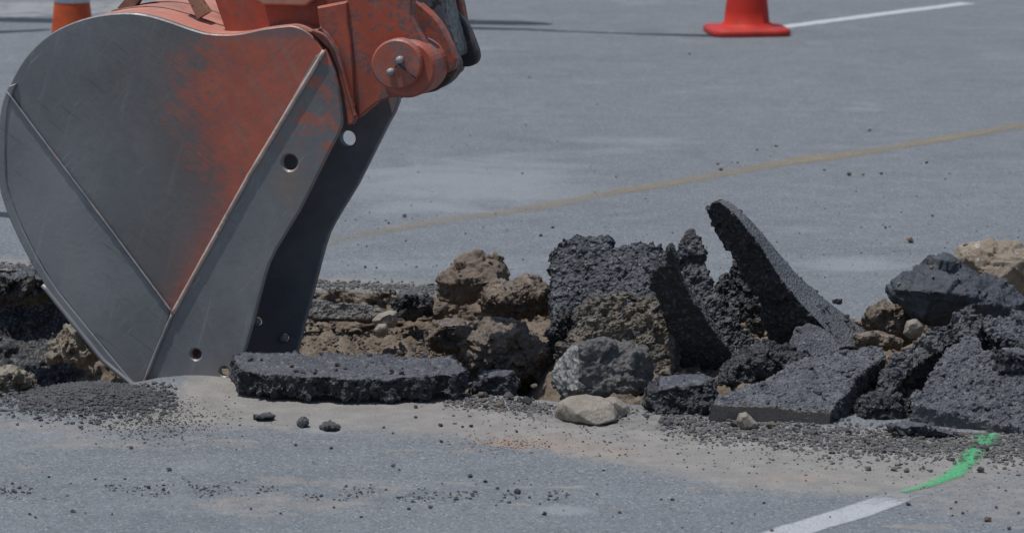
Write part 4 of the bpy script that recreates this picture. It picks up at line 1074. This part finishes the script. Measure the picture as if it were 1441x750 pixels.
# ------------------------------------------------------------------ excavator bucket
YAW = math.radians(15.5)
WV = Vector((math.sin(YAW), math.cos(YAW), 0))
TIP = at(203, 546, 7.86)
BW = 0.40
exc = bpy.data.objects.new('excavator', None)
col.objects.link(exc)
exc.location = (TIP.x, TIP.y, 0)
exc.empty_display_size = 0.2
tag(exc, 'orange excavator bucket and bracket, worn grey steel, dug into the trench', 'excavator')
E0 = exc.location.copy()
def B(px, py, off=0.0): return on_plane(px, py, TIP + WV * off, WV)
def ext_plate(name, outline, off, thick, material, parent, holes=(), bev=0.003, shift_px=None, scale_from=0.0):
    """plate whose front face lies on the plane `off` metres behind the near side; outline in photo units of that plane.
       scale_from: plane on which the outline was measured (so copies keep their real size)"""
    pts = [B(x, y, scale_from) + WV * (off - scale_from) for x, y in outline]
    o2 = np.array([[p.dot(Vector((WV.y, -WV.x, 0))), p.z] for p in pts])
    uvs = list(outline)
    n = len(pts)
    area = sum(o2[i][0] * o2[(i + 1) % n][1] - o2[(i + 1) % n][0] * o2[i][1] for i in range(n))
    if area < 0:
        o2 = o2[::-1]; pts = pts[::-1]; uvs = uvs[::-1]
    U = Vector((WV.y, -WV.x, 0))
    def inset(poly, d):
        r = []
        m = len(poly)
        for i in range(m):
            a, b, c = poly[i - 1], poly[i], poly[(i + 1) % m]
            e1 = (b - a) / (np.linalg.norm(b - a) + 1e-9); e2 = (c - b) / (np.linalg.norm(c - b) + 1e-9)
            n1 = np.array([-e1[1], e1[0]]); n2 = np.array([-e2[1], e2[0]])
            k = n1 + n2
            k = k / max(0.5, k.dot(k)) * 2
            k = k * min(1.0, 1.6 / (np.linalg.norm(k) + 1e-9))
            r.append(b + k * d)
        return np.array(r)
    w0 = pts[0].dot(WV)
    def P3(q, wv): return U * q[0] + WV * wv + Vector((0, 0, q[1]))
    loops = [o2]
    hl = []
    for (hx, hy, hr) in holes:
        c = B(hx, hy, scale_from); e = B(hx + hr, hy, scale_from)
        rr = (e - c).length
        cc = np.array([c.dot(U), c.z])
        hl.append(np.array([cc + rr * np.array([math.cos(-t), math.sin(-t)]) for t in np.linspace(0, 2 * math.pi, 24, endpoint=False)]))
    loops += hl
    verts, faces = [], []
    back, frontin = [], []
    for lp in loops:
        ins = inset(lp, bev)
        m = len(lp)
        b0 = len(verts)
        verts += [P3(q, w0 + thick) for q in lp]
        b1 = len(verts)
        verts += [P3(q, w0 + bev) for q in lp]
        b2 = len(verts)
        verts += [P3(q, w0) for q in ins]
        for i in range(m):
            j = (i + 1) % m
            faces.append((b0 + i, b0 + j, b1 + j, b1 + i))
            faces.append((b1 + i, b1 + j, b2 + j, b2 + i))
        back.append((b0, lp)); frontin.append((b2, ins))
    def cap(lst, flip):
        vv, ed, mp = [], [], []
        for (b, lp) in lst:
            s0 = len(vv)
            for i in range(len(lp)):
                vv.append(Vector((lp[i][0], lp[i][1]))); mp.append(b + i)
                ed.append((s0 + i, s0 + (i + 1) % len(lp)))
        rv, re, rf, ov, oe, of = delaunay_2d_cdt(vv, ed, [], 0, 1e-7)
        o0 = np.array(lst[0][1])
        for f in rf:
            c = sum((rv[i] for i in f), Vector((0, 0))) / len(f)
            X = np.array([c.x]); Y = np.array([c.y])
            if poly_sd(X, Y, [tuple(q) for q in o0])[0] > 0: continue
            if any(poly_sd(X, Y, [tuple(q) for q in lp])[0] < 0 for (_, lp) in lst[1:]): continue
            idx = []
            for i in f:
                if len(ov[i]) == 0: idx = None; break
                idx.append(mp[ov[i][0]])
            if idx: faces.append(tuple(idx[::-1] if flip else idx))
    cap(frontin, False)
    cap(back, True)
    vl = [p - E0 for p in verts]
    o = link_mesh(name, vl, faces, material, parent, smooth=False)
    bm = bmesh.new(); bm.from_mesh(o.data)
    bmesh.ops.recalc_face_normals(bm, faces=bm.faces)
    ul = bm.loops.layers.uv.new('UVMap')
    # uv: position on the near plate in photo thousandths
    for f in bm.faces:
        for l in f.loops:
            p = l.vert.co + E0
            q = p - WV * ((p - TIP).dot(WV))
            x, y = to_px(np.array(q.x), np.array(q.y), np.array(q.z))
            l[ul].uv = (float(x) / 1000, float(y) / 1000)
    bm.to_mesh(o.data); bm.free()
    return o
def tube(name, pts, r, material, parent, seg=8, wob=0.0):
    vs, fs = [], []
    n = len(pts)
    for i, p in enumerate(pts):
        t = (pts[min(i + 1, n - 1)] - pts[max(i - 1, 0)]).normalized()
        a = t.cross(Vector((0.3, 0.2, 1))).normalized()
        b = t.cross(a)
        rr = r * (1 + wob * (random.random() - 0.5))
        for k in range(seg):
            th = 2 * math.pi * k / seg
            vs.append(p + (a * math.cos(th) + b * math.sin(th)) * rr - E0)
    for i in range(n - 1):
        for k in range(seg):
            fs.append((i * seg + k, i * seg + (k + 1) % seg, (i + 1) * seg + (k + 1) % seg, (i + 1) * seg + k))
    fs.append(tuple(range(seg))[::-1]); fs.append(tuple((n - 1) * seg + k for k in range(seg)))
    return link_mesh(name, vs, fs, material, parent)
def dense(pl, step=8):
    r = []
    for i in range(len(pl) - 1):
        L = math.dist(pl[i], pl[i + 1])
        k = max(1, int(L / step))
        for j in range(k): r.append(tuple(np.array(pl[i]) + (np.array(pl[i + 1]) - np.array(pl[i])) * j / k))
    return r + [pl[-1]]
def smooth_line(pl, it=2):
    p = [np.array(q, float) for q in pl]
    for _ in range(it):
        r = [p[0]]
        for i in range(len(p) - 1):
            r += [p[i] * .75 + p[i + 1] * .25, p[i] * .25 + p[i + 1] * .75]
        r.append(p[-1]); p = r
    return [tuple(q) for q in p]
SHELL = smooth_line([(200, 548), (183, 547), (149, 506), (107, 455), (64, 402), (38, 357), (17, 314), (6, 284), (0, 262), (-2, 215), (0, 168), (4, 144), (12, 124), (24, 98), (44, 70), (72, 46), (104, 31), (136, 22), (172, 18), (202, 20), (234, 29), (264, 40), (290, 48), (320, 49.5), (344, 47), (368, 41), (398, 37), (414, 36), (432, 44), (446, 58), (455, 72)])
bucket_outline = SHELL + [(457, 78), (243, 440)]
bucket = ext_plate('bucket', bucket_outline, 0.0, 0.016, 'steel_side', exc, holes=[], bev=0.003)
# curved back shell
def shell_mesh(name, pl, o0, o1, thick, material, parent):
    p = [B(x, y, 0) for x, y in pl]
    U = Vector((WV.y, -WV.x, 0))
    vs, fs = [], []
    n = len(p)
    K = 8
    for side in (0, 1):
        for i in range(n):
            t = (p[min(i + 1, n - 1)] - p[max(i - 1, 0)]).normalized()
            nn = t.cross(WV).normalized()      # points inwards or outwards
            cen = B(230, 300, 0)
            if (cen - p[i]).dot(nn) < 0: nn = -nn
            for k in range(K + 1):
                vs.append(p[i] + nn * thick * side + WV * (o0 + (o1 - o0) * k / K) - E0)
    S = n * (K + 1)
    for side in (0, 1):
        for i in range(n - 1):
            for k in range(K):
                a = side * S + i * (K + 1) + k
                f = (a, a + 1, a + K + 2, a + K + 1)
                fs.append(f if side else f[::-1])
    for i in range(n - 1):
        for k in (0, K):
            a = i * (K + 1) + k
            fs.append((a, a + K + 1, S + a + K + 1, S + a))
    for i in (0, n - 1):
        for k in range(K):
            a = i * (K + 1) + k
            fs.append((a, a + 1, S + a + 1, S + a))
    o = link_mesh(name, vs, fs, material, parent, smooth=False)
    bm = bmesh.new(); bm.from_mesh(o.data)
    bmesh.ops.recalc_face_normals(bm, faces=bm.faces)
    for f in bm.faces: f.smooth = True
    for e in bm.edges:
        if len(e.link_faces) == 2 and e.calc_face_angle(0) > 0.6: e.smooth = False
    bm.to_mesh(o.data); bm.free()
    return o
shell = shell_mesh('back_shell', SHELL[:-6], 0.0165, BW - 0.0005, 0.012, 'orange_faded', bucket)
CUT = [(446, 78), (459, 69), (466, 84), (474, 104), (479, 124), (483, 150), (484.5, 166), (484, 174), (478, 190), (468, 208), (446, 252), (424, 296), (402, 332), (390, 352), (382, 368), (376, 386), (369, 412), (358, 456), (345, 502), (334, 548), (318, 566), (200, 566), (200, 548), (243, 441)]
cutter = ext_plate('side_cutter', CUT, -0.012, 0.0118, 'steel_cutter', bucket, holes=[(410, 228, 10.5), (278, 497, 7), (318, 521, 6)], bev=0.004)
# far side wall with cutter, same size as the near one, one bucket width behind
FAR_OUT = SHELL + [(457, 78)] + CUT[1:22]
far_side = ext_plate('far_side_plate', FAR_OUT, BW, 0.022, 'steel_inner', bucket, holes=[(410, 228, 11), (278, 497, 6.5), (318, 521, 6)], bev=0.003)
wear = ext_plate('wear_plate', [(11, 130), (30, 155), (60, 197), (100, 250), (150, 316), (200, 384), (240, 438), (236, 452), (199, 542), (186, 536), (160, 503), (118, 452), (75, 398), (49, 353), (28, 310), (17, 281), (11, 258), (9, 215), (9, 165)], -0.004, 0.0038, 'steel_plain', bucket, bev=0.0015)
RIM = [p for p in SHELL if p[0] < 190 and p[1] > 120]
RIM_in = [(p[0] + 11, p[1] - 3) for p in RIM]
rim = ext_plate('edge_strip', RIM + RIM_in[::-1], -0.007, 0.0068, 'steel_plain', bucket, bev=0.003)
# weld beads, and the cutter's sunlit edge painted as a pale tube
tube('weld_bead', [B(x, y, -0.006) for x, y in dense([(10, 130), (60, 197), (150, 316), (243, 441)])], 0.0030, 'weld', bucket, 6, 0.35)
tube('weld_bead', [B(x, y, -0.013) for x, y in dense([(456, 72), (350, 248), (243, 441)])], 0.0056, 'lit_paint_edge', bucket, 6, 0.10)
tube('weld_bead', [B(x, y, -0.013) for x, y in dense([(243, 441), (220, 495), (200, 545)])], 0.0046, 'weld', bucket, 6, 0.2)
tube('weld_bead', [B(x, y, -0.008) for x, y in dense([(60, 401), (104, 456), (146, 508), (192, 546)])], 0.006, 'steel_plain', bucket, 6, 0.1)
for (x, y) in [(278, 497), (318, 521)]:
    c = B(x, y, 0) + WV * (BW - 0.004)
    bpy_o = tube('nut', [c + WV * 0.006, c - WV * 0.006], 0.0095, 'bright_steel', bucket, 6)
# seams on the shell and two lifting lugs
for off, a, b in ((0.14, (150, 20), (340, 48)), (0.26, (130, 23), (330, 49))):
    pl = [p for p in SHELL if 120 < p[0] < 345 and p[1] < 60]
    tube('weld_bead', [B(x, y, 0) + WV * off + Vector((0, 0, 0.001)) for x, y in pl], 0.0022, 'rusty_steel', bucket, 6)
def bar(name, a, b, hw, material, parent):
    t = (b - a).normalized()
    s = t.cross(WV).normalized()
    vs = []
    for p, k in ((a, 1.0), (a + (b - a) * .35, .85), (b, .7)):
        for i, j in ((-1, -1), (1, -1), (1, 1), (-1, 1)): vs.append(p + (s * i + WV * j) * hw * k - E0)
    fs = [(3, 2, 1, 0), (8, 9, 10, 11)]
    for r in (0, 4):
        for i in range(4): fs.append((r + i, r + (i + 1) % 4, r + 4 + (i + 1) % 4, r + 4 + i))
    o = link_mesh(name, vs, fs, material, parent, smooth=False)
    return o
bar('lug', B(176, 17, 0.24), B(210, -28, 0.24), 0.016, 'rusty_steel', bucket)
bar('lug', B(288, 22, 0.12), B(256, -34, 0.12), 0.015, 'rusty_steel', bucket)
# hinge bracket and coupler
bracket = ext_plate('hinge_bracket', [(302, -48), (300, -5), (318, 47), (330, 58), (420, 52), (452, 62), (474, 84), (500, 84), (500, -48)], 0.075, 0.25, 'orange_clean', exc, bev=0.004, scale_from=0.075)
ext_plate('cross_bar', [(362, -48), (362, 2), (370, 7), (430, 9), (438, 3), (440, -48)], 0.035, 0.04, 'orange_faded', exc, bev=0.004, scale_from=0.035)
ear = ext_plate('hinge_ear', [(446, 10), (488, 2), (488, -48), (583, -48), (580, -10), (579, 20), (588, 40), (600, 62), (607, 88), (606, 110), (596, 126), (580, 135), (548, 138), (530, 145), (504, 167), (498, 150), (490, 132), (480, 84), (468, 58), (450, 40)], 0.02, 0.03, 'orange_paint', exc, bev=0.004, scale_from=0.02)
ext_plate('gusset', [(446, 11), (488, 3), (490, 38), (494, 62), (497, 100), (498, 148), (490, 131), (480, 84), (468, 58), (450, 40)], 0.012, 0.0078, 'orange_clean', ear, bev=0.003, scale_from=0.012)
ext_plate('gusset', [(432, 44), (446, 41), (458, 48), (472, 66), (480, 90), (490, 134), (502, 166), (496, 176), (487, 177), (484, 140), (474, 100), (462, 70), (448, 56)], 0.004, 0.014, 'orange_paint', ear, bev=0.004, scale_from=0.004)
tube('weld_bead', [B(x, y, 0.002) for x, y in smooth_line([(440, 44), (458, 50), (472, 70), (482, 98), (490, 130), (500, 164)])], 0.005, 'orange_paint', ear, 6, .3)
tube('weld_bead', [B(x, y, 0.010) for x, y in smooth_line([(450, 40), (466, 54), (478, 80), (488, 128), (498, 150)])], 0.005, 'orange_paint', ear, 6, .3)
def circ(cx, cy, r, n=40): return [(cx + r * math.cos(t), cy + r * math.sin(t)) for t in np.linspace(0, 2 * math.pi, n, endpoint=False)]
ext_plate('pin_collar', circ(572, 98, 40.5), -0.010, 0.1, 'orange_worn', exc, bev=0.006, scale_from=-0.010)
pin = ext_plate('pin_cap', circ(557.5, 91, 35.5), -0.030, 0.034, 'orange_worn', exc, bev=0.004, scale_from=-0.030)
for (x, y) in [(564, 84), (551, 101)]:
    c = B(x, y, -0.030)
    tube('bolt', [c + WV * 0.002, c - WV * 0.012], 0.0078, 'bright_steel', pin, 12)
tube('crack_shadow', [B(x, y, -0.032) for x, y in [(556, 96), (560, 90), (568, 97), (577, 104), (585, 111)]], 0.0016, 'black_paint', pin, 6)  # dark tube added for the shadow line of a crack in the cap
ext_plate('link_plate', smooth_line([(578, -48), (580, 0), (586, 2), (612, 24), (626, 46), (636, 68), (643, 88), (636, 102), (610, 106), (600, 82), (588, 60), (578, 40), (574, -48)], 1), 0.085, 0.028, 'orange_paint', exc, bev=0.004, scale_from=0.085)
ext_plate('link_plate', smooth_line([(585, 60), (620, 60), (640, 82), (644, 96), (636, 112), (622, 124), (602, 131), (585, 128)], 1), 0.13, 0.05, 'black_paint', exc, bev=0.004, scale_from=0.13)
ext_plate('arm_end', smooth_line([(584, -48), (622, -48), (622, -10), (630, 30), (642, 70), (642, 84), (620, 84), (590, 20)], 1), 0.18, 0.09, 'greasy_steel', exc, bev=0.006, scale_from=0.18)
ext_plate('far_link_plate', smooth_line([(600, -48), (636, -48), (636, 4), (642, 14), (657, 36), (666, 58), (673, 78), (670, 90), (660, 95), (648, 94), (640, 84), (632, 52), (600, -20)], 1), 0.28, 0.028, 'black_paint', exc, bev=0.004, scale_from=0.28)
ext_plate('hinge_ear', [(500, -48), (583, -48), (600, 30), (610, 88), (596, 122), (560, 150), (510, 160), (500, 100)], 0.30, 0.03, 'orange_paint', exc, bev=0.004, scale_from=0.02)

# ------------------------------------------------------------------ traffic cones
def cone(px, py, label, rot, body_mat, Hc=0.70):
    p = gnd(px, py)
    root = bpy.data.objects.new('traffic_cone', None)
    col.objects.link(root)
    root.location = (p.x, p.y, gz(p.x, p.y))
    root.rotation_euler.z = rot
    tag(root, label, 'traffic cone', 'orange traffic cones on the road')
    def rat(z): return 0.105 + (0.026 - 0.105) * z / Hc
    def lathe(name, prof, material, parent, seg=48):
        vs, fs = [], []
        for (r, z) in prof:
            for k in range(seg):
                a = 2 * math.pi * k / seg
                vs.append((r * math.cos(a), r * math.sin(a), z))
        for i in range(len(prof) - 1):
            for k in range(seg):
                fs.append((i * seg + k, i * seg + (k + 1) % seg, (i + 1) * seg + (k + 1) % seg, (i + 1) * seg + k))
        return link_mesh(name, vs, fs, material, parent)
    body = lathe('cone_body', [(0.128, 0.031), (0.118, 0.034), (0.110, 0.042)] + [(rat(z), z) for z in np.linspace(0.05, Hc, 14)] + [(0.02, Hc + 0.004), (0.012, Hc)], body_mat, root)
    for z0, z1 in ((0.35, 0.45), (0.50, 0.62)):
        lathe('reflective_band', [(rat(z0) + 0.0004, z0), (rat(z0) + 0.002, z0 + 0.002), (rat(z1) + 0.002, z1 - 0.002), (rat(z1) + 0.0004, z1)], 'reflective', root)
    # base: rounded square foot plate
    bm = bmesh.new()
    s = 0.172
    pts = []
    for cx, cy, a0 in ((1, 1, 0), (-1, 1, 90), (-1, -1, 180), (1, -1, 270)):
        for k in range(7):
            a = math.radians(a0 + 90 * k / 6)
            pts.append((cx * (s - 0.07) + 0.07 * math.cos(a), cy * (s - 0.07) + 0.07 * math.sin(a)))
    rings = [[bm.verts.new((x * f, y * f, z)) for x, y in pts] for f, z in ((0.985, 0.0), (1.0, 0.006), (1.0, 0.022), (0.97, 0.029), (0.70, 0.033))]
    for a, b in zip(rings[:-1], rings[1:]):
        for i in range(len(pts)):
            j = (i + 1) % len(pts)
            bm.faces.new((a[i], a[j], b[j], b[i]))
    bm.faces.new(rings[0][::-1]); bm.faces.new(rings[-1])
    me = bpy.data.meshes.new('cone_base')
    bm.to_mesh(me); bm.free()
    me.polygons.foreach_set('use_smooth', [True] * len(me.polygons))
    me.materials.append(M['cone_base'])
    o = bpy.data.objects.new('cone_base', me)
    col.objects.link(o)
    o.parent = root
    return root
cone(1050.5, 47.5, 'red orange traffic cone beside the far white line', 0.12, 'cone_orange')
cone(104, 136, 'orange traffic cone with a pale band, partly behind the bucket', 0.3, 'cone_light_orange')
